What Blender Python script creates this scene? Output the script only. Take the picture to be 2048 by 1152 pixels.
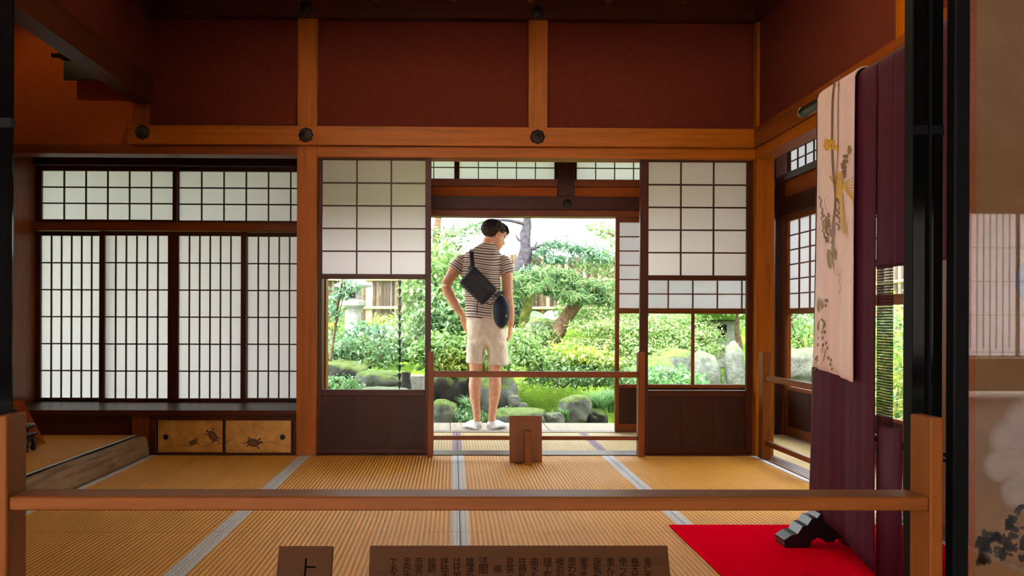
import bpy, bmesh, math, random
import numpy as np
from mathutils import Vector, Matrix, noise, Quaternion
R = math.radians
SC = bpy.context.scene
COL = SC.collection
for o in list(bpy.data.objects): bpy.data.objects.remove(o)

# ------------------------------------------------------------------ camera
CAM_F, CAM_YAW, CAM_ROLL, CAM_CX, CAM_CY, CAM_H = 1690.0, R(.8), R(.2), 930.0, 640.0, .84
cf = Vector((math.sin(CAM_YAW), math.cos(CAM_YAW), 0))
c0 = Vector((math.cos(CAM_YAW), -math.sin(CAM_YAW), 0)); cu0 = Vector((0, 0, 1))
cr = c0*math.cos(CAM_ROLL)+cu0*math.sin(CAM_ROLL); cu = cu0*math.cos(CAM_ROLL)-c0*math.sin(CAM_ROLL)
cam = bpy.data.cameras.new('camera'); camo = bpy.data.objects.new('camera', cam); COL.objects.link(camo)
camo.matrix_world = Matrix(((cr.x, cu.x, -cf.x, 0), (cr.y, cu.y, -cf.y, 0), (cr.z, cu.z, -cf.z, CAM_H), (0, 0, 0, 1)))
cam.sensor_width = 36; cam.lens = 36*CAM_F/2048
cam.shift_x = (1024-CAM_CX)/2048; cam.shift_y = (CAM_CY-576)/2048
cam.clip_start = .05; cam.clip_end = 200
SC.camera = camo
def ray(px, py): return cf+cr*((px-CAM_CX)/CAM_F)-cu*((py-CAM_CY)/CAM_F)
def W(px, py, Y):                      # pixel -> point on the plane y = Y
    r = ray(px, py); k = Y/r.y
    return Vector((r.x*k, Y, CAM_H+r.z*k))
def G(px, py, z=0.0):                  # pixel -> point at height z
    r = ray(px, py); k = (z-CAM_H)/r.z
    return Vector((r.x*k, r.y*k, z))

# ------------------------------------------------------------------ world, sun, daylight and fill, exposure
wd = bpy.data.worlds.new('sky'); SC.world = wd; wd.use_nodes = True
wn = wd.node_tree; bg = wn.nodes['Background']
bg.inputs[0].default_value = (.93, .97, 1, 1); bg.inputs[1].default_value = 8.0
sun = bpy.data.lights.new('sun', 'SUN'); sun.energy = 12.0; sun.angle = R(3); sun.color = (1, .95, .84)
so = bpy.data.objects.new('sun', sun); COL.objects.link(so)
so.rotation_euler = Vector((.35, .5, -1.1)).to_track_quat('-Z', 'Y').to_euler()
def area(name, loc, aim, sx, sy, e, col):
    l = bpy.data.lights.new(name, 'AREA'); l.shape = 'RECTANGLE'; l.size = sx; l.size_y = sy; l.energy = e; l.color = col
    o = bpy.data.objects.new(name, l); COL.objects.link(o); o.location = loc
    o.rotation_euler = (Vector(aim)-Vector(loc)).to_track_quat('-Z', 'Y').to_euler(); return o
# lamps outside unseen paper windows: rear and side added as fill, corner as daylight
area('rear_window_fill', (-1.3, -6.75, 1.4), (-1.3, 0, 1.4), 4.5, 2.0, 1150, (1, .93, .84))
area('rear_corner_daylight', (6.3, -6.75, 1.4), (6.3, 0, 1.4), 3.3, 2.0, 40, (1, .93, .88))
area('side_window_fill', (-4.75, -1.6, 1.3), (0, -1.6, 1.3), 4.6, 2.0, 450, (1, .9, .76))
vs = SC.view_settings; vs.view_transform = 'Standard'; vs.look = 'None'; vs.gamma = 1; vs.use_curve_mapping = False
vs.exposure = 0.0
CEIL_W = (50, 34)                            # power of the two added ceiling fill lamps (built further down)

# ------------------------------------------------------------------ materials
class N:
    """small node helper"""
    def __init__(s, name):
        s.m = bpy.data.materials.new(name); s.m.use_nodes = True; s.t = s.m.node_tree; s.n = s.t.nodes; s.l = s.t.links
        s.b = s.n['Principled BSDF']; s.out = s.n['Material Output']
    def a(s, typ, **kw):
        n = s.n.new(typ)
        for k, v in kw.items():
            if k in n.inputs and not hasattr(n, k): n.inputs[k].default_value = v
            else: setattr(n, k, v)
        return n
    def k(s, a, b): s.l.new(a, b)
    def coord(s, scale=(1, 1, 1), out='Object', rot=(0, 0, 0), loc=(0, 0, 0)):
        tc = s.a('ShaderNodeTexCoord'); mp = s.a('ShaderNodeMapping')
        mp.inputs['Scale'].default_value = scale; mp.inputs['Rotation'].default_value = rot; mp.inputs['Location'].default_value = loc
        s.k(tc.outputs[out], mp.inputs[0]); return mp.outputs[0]
    def noise(s, vec, scale=5, detail=4, rough=.55, dist=0):
        n = s.a('ShaderNodeTexNoise'); n.inputs['Scale'].default_value = scale; n.inputs['Detail'].default_value = detail
        n.inputs['Roughness'].default_value = rough; n.inputs['Distortion'].default_value = dist
        if vec is not None: s.k(vec, n.inputs['Vector'])
        return n.outputs['Fac']
    def ramp(s, fac, stops, interp='LINEAR'):
        r = s.a('ShaderNodeValToRGB'); r.color_ramp.interpolation = interp
        e = r.color_ramp.elements
        while len(e) < len(stops): e.new(.5)
        for i, (p, c) in enumerate(stops):
            e[i].position = p; e[i].color = (*c, 1) if len(c) == 3 else c
        s.k(fac, r.inputs[0]); return r.outputs[0]
    def mix(s, fac, a, b, mode='MIX'):
        x = s.a('ShaderNodeMix', data_type='RGBA', blend_type=mode)
        for i, v in ((0, fac), (6, a), (7, b)):
            if isinstance(v, (int, float)): x.inputs[i].default_value = v
            elif isinstance(v, tuple): x.inputs[i].default_value = (*v, 1)
            else: s.k(v, x.inputs[i])
        return x.outputs[2]
    def math(s, op, a, b=None, clamp=False):
        x = s.a('ShaderNodeMath', operation=op); x.use_clamp = clamp
        for i, v in enumerate((a, b)):
            if v is None: continue
            if isinstance(v, (int, float)): x.inputs[i].default_value = v
            else: s.k(v, x.inputs[i])
        return x.outputs[0]
    def bump(s, h, strength=.3, dist=.005):
        b = s.a('ShaderNodeBump'); b.inputs['Strength'].default_value = strength; b.inputs['Distance'].default_value = dist
        s.k(h, b.inputs['Height']); s.k(b.outputs[0], s.b.inputs['Normal']); return b.outputs[0]
    def base(s, c, rough=.6, spec=.5, metal=0):
        if isinstance(c, tuple): s.b.inputs['Base Color'].default_value = (*c, 1)
        else: s.k(c, s.b.inputs['Base Color'])
        s.b.inputs['Roughness'].default_value = rough; s.b.inputs['Specular IOR Level'].default_value = spec
        s.b.inputs['Metallic'].default_value = metal; return s.m
def rgb(r, g, b):                      # sRGB bytes -> linear
    f = lambda c: c/255/12.92 if c/255 <= .04045 else ((c/255+.055)/1.055)**2.4
    return (f(r), f(g), f(b))
def sc(c, k): return tuple(min(1, v*k) for v in c)
def wood(name, col, axis='z', rough=.5, contrast=.45, scale=1, spec=.16):
    n = N(name); s = {'x': (1.2, 22, 22), 'y': (22, 1.2, 22), 'z': (22, 22, 1.2)}[axis]
    v = n.coord(tuple(k*scale for k in s))
    f = n.noise(v, 1.6, 7, .62, .5); g = n.noise(v, 7, 3, .6)
    c = n.ramp(f, [(.25, sc(col, 1-contrast)), (.5, col), (.78, sc(col, 1+contrast*.6))])
    c = n.mix(n.math('MULTIPLY', g, .35), c, sc(col, .35))
    n.base(c, rough, spec); n.bump(f, .12, .004); return n.m
def plain(name, col, rough=.6, spec=.4, metal=0, nscale=0, var=.2, bump=0):
    n = N(name)
    if nscale:
        f = n.noise(n.coord(), nscale, 5, .6)
        n.base(n.ramp(f, [(.3, sc(col, 1-var)), (.7, sc(col, 1+var))]), rough, spec, metal)
        if bump: n.bump(f, bump, .01)
    else: n.base(col, rough, spec, metal)
    return n.m
MT = {}
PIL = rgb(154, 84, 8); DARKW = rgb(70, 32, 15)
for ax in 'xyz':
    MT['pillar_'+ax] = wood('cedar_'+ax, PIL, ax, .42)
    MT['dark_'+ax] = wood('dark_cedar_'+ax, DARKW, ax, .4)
    MT['mid_'+ax] = wood('mid_cedar_'+ax, rgb(120, 60, 18), ax, .4)
    MT['rail_'+ax] = wood('barrier_wood_'+ax, rgb(116, 65, 18), ax, .45, .3)
MT['kick'] = wood('kickboard', rgb(56, 27, 14), 'z', .45, .3)
MT['board'] = wood('sign_board', rgb(72, 42, 17), 'x', .6, .25)
MT['sugi'] = wood('weathered_verandah', rgb(150, 140, 124), 'y', .6, .3)
MT['gnarl'] = wood('gnarled_log', rgb(124, 98, 72), 'y', .6, .75, 1.3)
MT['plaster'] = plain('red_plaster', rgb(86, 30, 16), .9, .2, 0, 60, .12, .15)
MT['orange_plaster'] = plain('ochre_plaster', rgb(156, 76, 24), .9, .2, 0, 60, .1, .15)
MT['corridor_plaster'] = plain('pale_corridor_plaster', rgb(206, 190, 170), .9, .2, 0, 40, .06)
MT['black'] = plain('black_lacquer', rgb(12, 13, 17), .32, .3)
MT['navy'] = plain('black_frame', rgb(5, 6, 9), .6, .1)
MT['ceil'] = wood('ceiling_board', rgb(84, 46, 26), 'y', .6)
MT['iron'] = plain('nail_cover_iron', rgb(44, 38, 36), .5, .5, .7, 40, .4, .5)
MT['darkroom'] = plain('smoked_plaster', rgb(70, 48, 36), .9, .2, 0, 20, .1)
def mk_paper(name, col, tr=.75):
    n = N(name); n.n.remove(n.b)
    f = n.noise(n.coord((9, 9, 9)), 22, 5, .6); c = n.ramp(f, [(.3, sc(col, .93)), (.7, col)])
    d = n.a('ShaderNodeBsdfDiffuse'); t = n.a('ShaderNodeBsdfTranslucent'); x = n.a('ShaderNodeMixShader'); x.inputs[0].default_value = tr
    n.k(c, d.inputs[0]); n.k(c, t.inputs[0]); n.k(d.outputs[0], x.inputs[1]); n.k(t.outputs[0], x.inputs[2]); n.k(x.outputs[0], n.out.inputs[0])
    return n.m
MT['paper'] = mk_paper('shoji_paper', rgb(255, 243, 244), .78)
MT['paper4'] = mk_paper('outer_screen_paper', rgb(240, 242, 246), .19)
MT['paper3'] = mk_paper('transom_paper', rgb(252, 252, 248), .75)
MT['paper2'] = mk_paper('window_paper', rgb(240, 236, 238), .33)
def mk_glass(name, tint=(1, 1, 1), r=1.0):
    n = N(name); n.n.remove(n.b)
    t = n.a('ShaderNodeBsdfTransparent'); t.inputs[0].default_value = (*tint, 1)
    g = n.a('ShaderNodeBsdfGlossy'); g.inputs['Roughness'].default_value = .015
    fr = n.a('ShaderNodeFresnel'); fr.inputs[0].default_value = 1.5; x = n.a('ShaderNodeMixShader')
    n.k(n.math('MULTIPLY', fr.outputs[0], r), x.inputs[0]); n.k(t.outputs[0], x.inputs[1]); n.k(g.outputs[0], x.inputs[2]); n.k(x.outputs[0], n.out.inputs[0])
    return n.m
MT['glass'] = mk_glass('window_glass', (.97, .99, .98), .12)
def mk_tatami(name, col):
    n = N(name); v = n.coord(); w = n.a('ShaderNodeTexWave', wave_type='BANDS', bands_direction='X')
    w.inputs['Scale'].default_value = .314/.019; n.k(v, w.inputs[0]); w.inputs['Distortion'].default_value = .25; w.inputs['Detail'].default_value = 1
    w.inputs['Detail Scale'].default_value = 60
    fine = n.noise(n.coord((240, 30, 1)), 3, 3, .6); big = n.noise(n.coord(), 2.2, 3, .5)
    c = n.ramp(w.outputs['Fac'], [(.0, sc(col, .3)), (.14, sc(col, .8)), (.35, col), (1, sc(col, 1.1))])
    c = n.mix(n.math('MULTIPLY', fine, .35), c, sc(col, .6)); c = n.mix(n.math('MULTIPLY', big, .4), c, sc(col, .85))
    n.base(c, .6, .2); n.bump(w.outputs['Fac'], .6, .006); return n.m
MT['tatami'] = mk_tatami('tatami_rush', rgb(250, 178, 74)); MT['tatami2'] = mk_tatami('corridor_rush', rgb(228, 200, 140))
def mk_heri(name, light, dark, sx=26.0):
    n = N(name)
    vo = n.a('ShaderNodeTexVoronoi', feature='F1'); vo.inputs['Scale'].default_value = 58; vo.inputs['Randomness'].default_value = .15
    n.k(n.coord(), vo.inputs['Vector'])
    ch = n.ramp(vo.outputs['Distance'], [(.0, dark), (.22, dark), (.3, light), (.52, light), (.62, dark), (.75, light)])
    n.base(ch, .7, .3); return n.m
MT['heri'] = mk_heri('mat_border_white', rgb(250, 250, 253), rgb(120, 134, 148)); MT['heri2'] = mk_heri('mat_border_purple', rgb(150, 128, 146), rgb(104, 84, 108))

# ------------------------------------------------------------------ object helpers
def tag(o, label=None, cat=None, group=None, kind=None):
    if label: o['label'] = label
    if cat: o['category'] = cat
    if group: o['group'] = group
    if kind: o['kind'] = kind
    return o
def empty(name, loc=(0, 0, 0), rz=0, parent=None):
    o = bpy.data.objects.new(name, None); COL.objects.link(o); o.location = loc; o.rotation_euler = (0, 0, rz); o.empty_display_size = .1
    if parent: o.parent = parent
    return o
def link(name, me, mat=None, parent=None, loc=None):
    o = bpy.data.objects.new(name, me); COL.objects.link(o)
    if mat is not None and len(me.materials) == 0: me.materials.append(MT[mat] if isinstance(mat, str) else mat)
    if parent: o.parent = parent
    if loc: o.location = loc
    return o
def mesh(name, v, f, mat=None, parent=None, smooth=False, loc=None):
    me = bpy.data.meshes.new(name); me.from_pydata([tuple(p) for p in v], [], f); me.update()
    if smooth: me.polygons.foreach_set('use_smooth', [True]*len(me.polygons))
    return link(name, me, mat, parent, loc)
BF = [(0, 3, 2, 1), (4, 5, 6, 7), (0, 1, 5, 4), (1, 2, 6, 5), (2, 3, 7, 6), (3, 0, 4, 7)]
def bv(x0, x1, y0, y1, z0, z1): return [(x0, y0, z0), (x1, y0, z0), (x1, y1, z0), (x0, y1, z0), (x0, y0, z1), (x1, y0, z1), (x1, y1, z1), (x0, y1, z1)]
def boxmesh(name, x0, x1, y0, y1, z0, z1, bev=0):
    x0, x1 = sorted((x0, x1)); y0, y1 = sorted((y0, y1)); z0, z1 = sorted((z0, z1))
    me = bpy.data.meshes.new(name); me.from_pydata(bv(x0, x1, y0, y1, z0, z1), [], BF)
    if bev:
        bm = bmesh.new(); bm.from_mesh(me); bmesh.ops.bevel(bm, geom=bm.edges[:], offset=bev, segments=1, affect='EDGES'); bm.to_mesh(me); bm.free()
    me.update(); return me
def box(name, x0, x1, y0, y1, z0, z1, mat, parent=None, bev=.002):
    return link(name, boxmesh(name, x0, x1, y0, y1, z0, z1, bev), mat, parent)
def boxes(name, lst, mat, parent=None):
    v, f = [], []
    for b in lst:
        o = len(v); v += bv(*b); f += [tuple(i+o for i in q) for q in BF]
    return mesh(name, v, f, mat, parent)
ST = 'structure'
TN = [0]
def trim(label, *a, **k):
    TN[0] += 1; o = box('trim_%d' % TN[0], *a, **k)
    return tag(o, label, 'beam' if 'beam' in label or 'lintel' in label else ('pillar' if 'pillar' in label else 'trim'), None, ST)
def tube(path, rad, n=12, ell=None, cap=True, up=None):
    """verts, faces of a tapered tube; ell = per-point (a,b) radii instead of round"""
    P = [Vector(p) for p in path]; T = []
    for i in range(len(P)):
        t = (P[min(i+1, len(P)-1)]-P[max(i-1, 0)]); T.append(t.normalized())
    u = Vector(up) if up else (Vector((0, 1, 0)) if abs(T[0].y) < .9 else Vector((1, 0, 0)))
    u = (u-T[0]*u.dot(T[0])).normalized(); v, f = [], []
    for i, (p, t) in enumerate(zip(P, T)):
        u = (u-t*u.dot(t)).normalized(); w = t.cross(u)
        a, b = ell[i] if ell else (rad[i], rad[i])
        for k in range(n):
            c = 2*math.pi*k/n; v.append(p+u*(a*math.cos(c))+w*(b*math.sin(c)))
    for i in range(len(P)-1):
        for k in range(n):
            k2 = (k+1) % n; f.append((i*n+k, i*n+k2, (i+1)*n+k2, (i+1)*n+k))
    if cap:
        f.append(tuple(range(n-1, -1, -1))); e = (len(P)-1)*n; f.append(tuple(range(e, e+n)))
    return v, f
def join(parts):
    v, f = [], []
    for a, b in parts:
        o = len(v); v += list(a); f += [tuple(i+o for i in q) for q in b]
    return v, f
def lathe(prof, n=20, c=(0, 0, 0)):
    v, f = [], []
    for r, z in prof:
        for k in range(n):
            a = 2*math.pi*k/n; v.append((c[0]+r*math.cos(a), c[1]+r*math.sin(a), c[2]+z))
    for i in range(len(prof)-1):
        for k in range(n):
            k2 = (k+1) % n; f.append((i*n+k, i*n+k2, (i+1)*n+k2, (i+1)*n+k))
    f.append(tuple(range(n-1, -1, -1))); e = (len(prof)-1)*n; f.append(tuple(range(e, e+n))); return v, f
def curve_pts(ctrl, m=6):
    """Catmull-Rom through the control points"""
    P = [Vector(c) for c in ctrl]; P = [2*P[0]-P[1]]+P+[2*P[-1]-P[-2]]; o = []
    for i in range(1, len(P)-2):
        for k in range(m):
            t = k/m; a, b, c, d = P[i-1:i+3]
            o.append(.5*((2*b)+(c-a)*t+(2*a-5*b+4*c-d)*t*t+(3*b-a-3*c+d)*t**3))
    o.append(P[-2]); return o

# ------------------------------------------------------------------ floor and mats
D = 5.26
floor = tag(box('floor', -4.6, 8.2, -6.6, 6.305, -.16, -.056, 'dark_x', None, 0), 'dark board floor under the tatami mats', 'floor', None, ST)
def mat_(x0, x1, y0, y1, z=0.0, rush='tatami', heri='heri', hw=.036, parent=floor, sides=(1, 1)):
    g = .0015
    m = box('tatami_mat', x0+g, x1-g, y0+g, y1-g, z-.055, z-.0015, rush, parent, 0)
    if sides[0]: box('mat_border', x0+g, x0+hw, y0+g, y1-g, z-.054, z, heri, m, .0012)
    if sides[1]: box('mat_border', x1-hw, x1-g, y0+g, y1-g, z-.054, z, heri, m, .0012)
    return m
HX = [-1.86, -.913, .03, .96, 1.89]
for y0, y1 in ((3.35, 5.24), (1.44, 3.35)):
    for i in range(4): mat_(HX[i], HX[i+1], y0, y1)
for a, b in ((-.98, .03), (.03, .97), (.97, 1.92)): mat_(a, b, 5.42, 6.305, 0, 'tatami2', 'heri2', .03)
mat_(1.99, 2.46, 4.35, 6.24, 0, 'tatami2', 'heri2', .02); mat_(1.99, 2.46, 2.5, 4.35, 0, 'tatami2', 'heri2', .02)
# visitors' room behind the camera
for i in range(4): mat_(-1.86+.95*i, -.91+.95*i, -.5, 1.4)
# ------------------------------------------------------------------ walls and beams of the inner room
def wallp(name, label, boxes_, mat): return tag(boxes(name, boxes_, mat), label, 'wall', None, ST)
wallp('wall_back', 'dark red plaster wall above the sliding paper doors', [(-1.93, -.95, D+.03, D+.09, 2.0, 2.85), (-.96, .48, D+.032, D+.09, 2.0, 2.85), (.56, 1.95, D+.031, D+.09, 2.0, 2.85)], 'plaster')
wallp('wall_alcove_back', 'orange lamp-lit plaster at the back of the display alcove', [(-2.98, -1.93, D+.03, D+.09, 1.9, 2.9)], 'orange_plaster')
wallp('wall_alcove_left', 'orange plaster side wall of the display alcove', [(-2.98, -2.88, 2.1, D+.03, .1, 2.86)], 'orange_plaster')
wallp('wall_left', 'dark red plaster strip hanging above the alcove beam', [(-1.935, -1.885, 2.1, D+.03, 2.3, 2.8)], 'plaster')
wallp('wall_right', 'dark red plaster wall above the side opening', [(1.905, 1.965, 2.1, D+.03, 2.0, 2.8)], 'plaster')
wallp('wall_front', 'wall beside the doorway towards the visitors', [(-2.98, -1.3, 2.06, 2.12, 0, 2.8), (1.46, 2.6, 2.06, 2.12, 0, 2.8), (-1.3, 1.46, 2.06, 2.12, 2.3, 2.8)], 'darkroom')
p1 = trim('square cedar pillar between writing alcove and left sliding door', -.969, -.846, D-.02, D+.1, 0, 1.915, 'pillar_z')
trim('short cedar pillar above the left half of the long beam', -.969, -.846, D-.012, D+.1, 2.032, 2.71, 'pillar_z')
trim('short cedar pillar in the middle of the red upper wall', .463, .582, D-.012, D+.1, 2.032, 2.71, 'pillar_z')
trim('cedar corner pillar beside the right sliding door', 1.886, 2.0, D-.02, D+.1, 0, 2.8, 'pillar_z')
trim('slim cedar corner pillar at the alcove end of the long beam', -1.975, -1.88, D-.012, D+.1, 2.03, 2.3, 'mid_z')
nag = trim('long cedar beam across the back wall above the doors', -2.005, 1.885, D-.045, D+.03, 1.915, 2.032, 'pillar_x')
trim('cedar lintel grooved for the sliding doors', -.846, 1.886, D-.01, D+.12, 1.848, 1.914, 'pillar_x')
trim('cedar lintel above the writing alcove windows', -2.95, -.969, D-.012, D+.12, 1.86, 1.914, 'mid_x')
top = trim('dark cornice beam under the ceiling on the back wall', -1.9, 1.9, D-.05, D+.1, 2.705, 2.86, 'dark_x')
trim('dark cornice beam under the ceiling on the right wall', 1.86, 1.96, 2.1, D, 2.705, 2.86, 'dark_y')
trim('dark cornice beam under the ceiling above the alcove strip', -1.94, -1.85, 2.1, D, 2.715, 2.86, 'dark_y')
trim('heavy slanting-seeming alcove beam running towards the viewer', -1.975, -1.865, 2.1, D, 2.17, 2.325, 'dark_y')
trim('short cedar pillar on the upper right wall above the kimono', 1.893, 1.96, 3.5, 3.6, 2.032, 2.71, 'pillar_z')
trim('cedar beam along the right wall above the side opening', 1.862, 1.9, 2.1, D-.045, 1.915, 2.032, 'mid_y')
trim('grooved lintel of the side opening in the right wall', 1.878, 1.995, 2.1, D-.02, 1.848, 1.914, 'pillar_y')
trim('door sill under the sliding paper doors', -.846, 1.886, 5.242, 5.42, -.05, .004, 'dark_x')
trim('door sill of the side opening in the right wall', 1.892, 1.99, 2.1, 5.24, -.05, .003, 'mid_y')
for k, (a, b) in enumerate(((1.92, 1.935), (1.952, 1.967))): box('sill_groove_shade', a, b, 2.12, 5.2, .003, .0036, 'black', bpy.data.objects['trim_%d' % TN[0]], 0)  # raised black strips colour in the shade of the grooves
def nail_cover(px, py, Y, parent, s=1.0):
    c = W(px, py, Y); v, f = [], []
    n = 24; prof = [(.042, 0), (.044, .006), (.03, .014), (.016, .012), (.012, .02), (.0, .021)]
    for r, h in prof:
        for k in range(n):
            a = 2*math.pi*k/n; q = r*s*(1+.06*math.cos(8*a)*(r > .02)); v.append((c.x+q*math.cos(a), Y-h*s, c.z+q*math.sin(a)))
    for i in range(len(prof)-1):
        for k in range(n): f.append((i*n+k, i*n+(k+1) % n, (i+1)*n+(k+1) % n, (i+1)*n+k))
    return mesh('nail_cover', v, f, 'iron', parent, True)
for px, py in ((286, 265), (612, 270), (1075, 274)): nail_cover(px, py, D-.045, nag)
for px, py in ((612, 15), (1075, 25)): nail_cover(px, py, D-.05, top, .85)
ce = tag(box('ceiling', -3.0, 2.6, 2.06, D+.3, 2.85, 2.9, 'ceil', None, 0), 'dark board ceiling with thin battens', 'ceiling', None, ST)
for i in range(9): box('batten', -1.92+.478*i-.02, -1.92+.478*i+.02, 2.1, D-.05, 2.80, 2.85, 'mid_y', ce, .003)

MT['fill_lamp_paper'] = mk_paper('fill_lamp_paper', rgb(250, 238, 214), .6)
for k_, xl in enumerate((-.5, .95)):   # unseen square paper lamps, added to brighten the floor
    cl = tag(empty('ceiling_fill_lamp', (xl, 3.55, 2.85)), ['added paper fill lamp over the left mats', 'added paper fill lamp over the right mats'][k_], 'lamp')
    for a in ((-.26, .26, -.26, -.24), (-.26, .26, .24, .26), (-.26, -.24, -.24, .24), (.24, .26, -.24, .24)): box('fill_lamp_frame', *a, -.13, 0, 'dark_x', cl)
    mesh('fill_lamp_paper', [(-.24, -.24, -.12), (.24, -.24, -.12), (.24, .24, -.12), (-.24, .24, -.12)], [(0, 1, 2, 3)], 'fill_lamp_paper', cl)
    l_ = bpy.data.lights.new('ceiling_fill_light', 'AREA'); l_.shape = 'SQUARE'; l_.size = .4; l_.energy = CEIL_W[k_]; l_.color = (1, .84, .6)
    lo_ = bpy.data.objects.new('ceiling_fill_light', l_); COL.objects.link(lo_); lo_.parent = cl; lo_.location = (0, 0, -.06)
# ------------------------------------------------------------------ shoji builder
def shoji(root, w, secs, rails, stile=(.03, .03), depth=.03, zt=1.85, wood_='dark', paper='paper', kick='kick', mull=0, bar=.009, zb=0.0):
    """secs: (kind, z0, z1, cols, rows) ; local x = width, z = up, y = depth (paper at the far side)"""
    for a, b in ((0, stile[0]), (w-stile[1], w)): box('stile', a, b, 0, depth, zb, zt, wood_+'_z', root, .002)
    for a, b in rails: box('rail', stile[0], w-stile[1], .002, depth-.002, a, b, wood_+'_x', root, .0015)
    u0, u1 = stile[0], w-stile[1]
    for kind, z0, z1, nc, nr in secs:
        if kind == 'paper':
            cw, rh = (u1-u0)/nc, (z1-z0)/nr
            me = bpy.data.meshes.new('paper_pane'); g = .0005
            me.from_pydata([(g, 0, g), (cw-g, 0, g), (cw-g, 0, rh-g), (g, 0, rh-g)], [], [(0, 1, 2, 3)]); me.materials.append(MT[paper])
            for i in range(nc):
                for j in range(nr): link('paper_pane', me, None, root, (u0+i*cw, depth*.72, z0+j*rh))
            vm = boxmesh('muntin', -bar/2, bar/2, depth*.35, depth*.7, z0, z1); vm.materials.append(MT[wood_+'_z'])
            hm = boxmesh('muntin', u0, u1, depth*.33, depth*.69, -bar/2, bar/2); hm.materials.append(MT[wood_+'_x'])
            for i in range(1, nc): link('muntin', vm, None, root, (u0+i*cw, 0, 0))
            for j in range(1, nr): link('muntin', hm, None, root, (0, 0, z0+j*rh))
        elif kind == 'glass':
            cw = (u1-u0)/nc
            for i in range(nc):
                box('glass_pane', u0+i*cw, u0+(i+1)*cw, depth*.5, depth*.5+.003, z0, z1, 'glass', root, 0)
                if i: box('mullion', u0+i*cw-.011, u0+i*cw+.011, .003, depth-.003, z0, z1, wood_+'_z', root, .0015)
        elif kind == 'panel':
            cw = (u1-u0)/nc
            for i in range(nc): box('kick_board', u0+i*cw, u0+(i+1)*cw-.0008, depth*.35+.0006*(i % 2), depth*.8, z0, z1, kick, root, .0006)
    return root
def shoji_root(name, label, loc, rz=0, cat='paper screen'): return tag(empty(name, loc, rz), label, cat, None, ST)
INR = [(.36, .398), (1.09, 1.122), (0, .028), (1.836, 1.852)]
INS = [('panel', .028, .36, 3, 1), ('glass', .398, 1.09, 1, 1), ('paper', 1.122, 1.836, 3, 5)]
d = shoji_root('door_1', 'left sliding paper door with clear lower pane showing the rain chain', (-.846, 5.295, .004)); shoji(d, .706, INS, INR, (.024, .036))
d = shoji_root('door_2', 'right sliding paper door with a second screen seen through its pane', (1.174, 5.295, .004)); shoji(d, .71, INS, INR, (.052, .036))
# writing alcove (shoin) windows, recessed
YS = 5.80
def win(n, label, x0, x1, z0, z1, nc, nr, st, rl, y=YS, sides=None):
    r = shoji_root('window_%d' % n, label, (x0, y, z0), 0, 'paper window'); h = z1-z0
    shoji(r, x1-x0, [('paper', rl[0], h-rl[1], nc, nr)], [(0, rl[0]), (h-rl[1], h)], st, .03, h, 'dark', 'paper2', bar=.009); return r
win(1, 'left upper lattice window of the writing alcove', -2.852, -1.892, 1.494, 1.885, 6, 3, (.042, .029), (.024, .036))
win(2, 'right upper lattice window of the writing alcove, next to the pillar', -1.916, -.93, 1.494, 1.885, 6, 3, (.029, .04), (.024, .03), YS-.002+.03)
for k, (a, b, yy, lab) in enumerate(((-2.852, -2.37, 0, 'leftmost tall lattice screen of the writing alcove'), (-2.405, -1.905, -.032, 'second tall lattice screen from the left in the writing alcove'), (-1.905, -1.411, -.032, 'third tall lattice screen from the left in the writing alcove'), (-1.446, -.945, 0, 'rightmost tall lattice screen of the writing alcove, half behind the pillar'))):
    win(3+k, lab, a, b, .276, 1.436, 6, 6, (.036, .036), (.024, .03), YS+yy+.002)
trim('wood lintel rail between upper and lower alcove windows', -2.88, -.93, YS-.045, YS+.06, 1.438, 1.493, 'mid_x')
trim('wood head rail above the upper alcove windows', -2.88, -.93, YS-.03, YS+.06, 1.886, 2.0, 'kick')
trim('brown side pillar at the left end of the writing alcove', -2.95, -2.853, D-.01, YS+.06, .12, 2.03, 'mid_z')
trim('soffit boards over the writing alcove recess', -2.95, -.93, D+.09, YS+.06, 2.0, 2.03, 'kick')
trim('side board at the right end of the writing alcove recess', -.93, -.9, D+.1, YS+.06, .1, 2.02, 'dark_z')
trim('polished dark sill board of the writing alcove', -2.88, -.969, D-.02, YS+.05, .243, .276, 'dark_x')
wallp('wall_alcove_lower', 'boarding below the writing alcove windows', [(-2.98, -.9, YS, YS+.06, -.15, .276)], 'dark_x')
low = trim('dark panelling under the left half of the alcove sill', -2.88, -1.99, D+.02, D+.05, .1, .243, 'dark_x')
trim('small cedar post block under the alcove sill', -1.985, -1.876, D-.005, D+.06, .0, .243, 'mid_z')
# gilded hatch doors
hx = tag(empty('hatch_cupboard', (0, D, 0)), 'low cupboard with two gilded sliding hatches painted with turtles', 'cupboard')
box('frame_rail', -1.876, -.97, -.01, .06, .214, .242, 'dark_x', hx); box('frame_rail', -1.876, -.97, -.01, .06, 0, .014, 'dark_x', hx)
box('frame_post', -1.876, -1.836, -.01, .06, .014, .214, 'dark_z', hx); box('frame_post', -.992, -.97, -.01, .06, .014, .214, 'dark_z', hx)
gn = N('gilded_paper'); gf = gn.noise(gn.coord(), 14, 5, .6); gn.base(gn.ramp(gf, [(.3, rgb(172, 124, 50)), (.7, rgb(214, 164, 78))]), .45, .5, .1); MT['gold'] = gn.m
MT['ink'] = plain('brown_ink', rgb(66, 42, 22), .7); MT['ink2'] = plain('umber_wash', rgb(104, 72, 34), .7, .3, .1)
MT['pull'] = plain('black_pull', rgb(16, 14, 16), .35); MT['brass'] = plain('aged_brass', rgb(150, 120, 80), .4, .5, .6)
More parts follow.
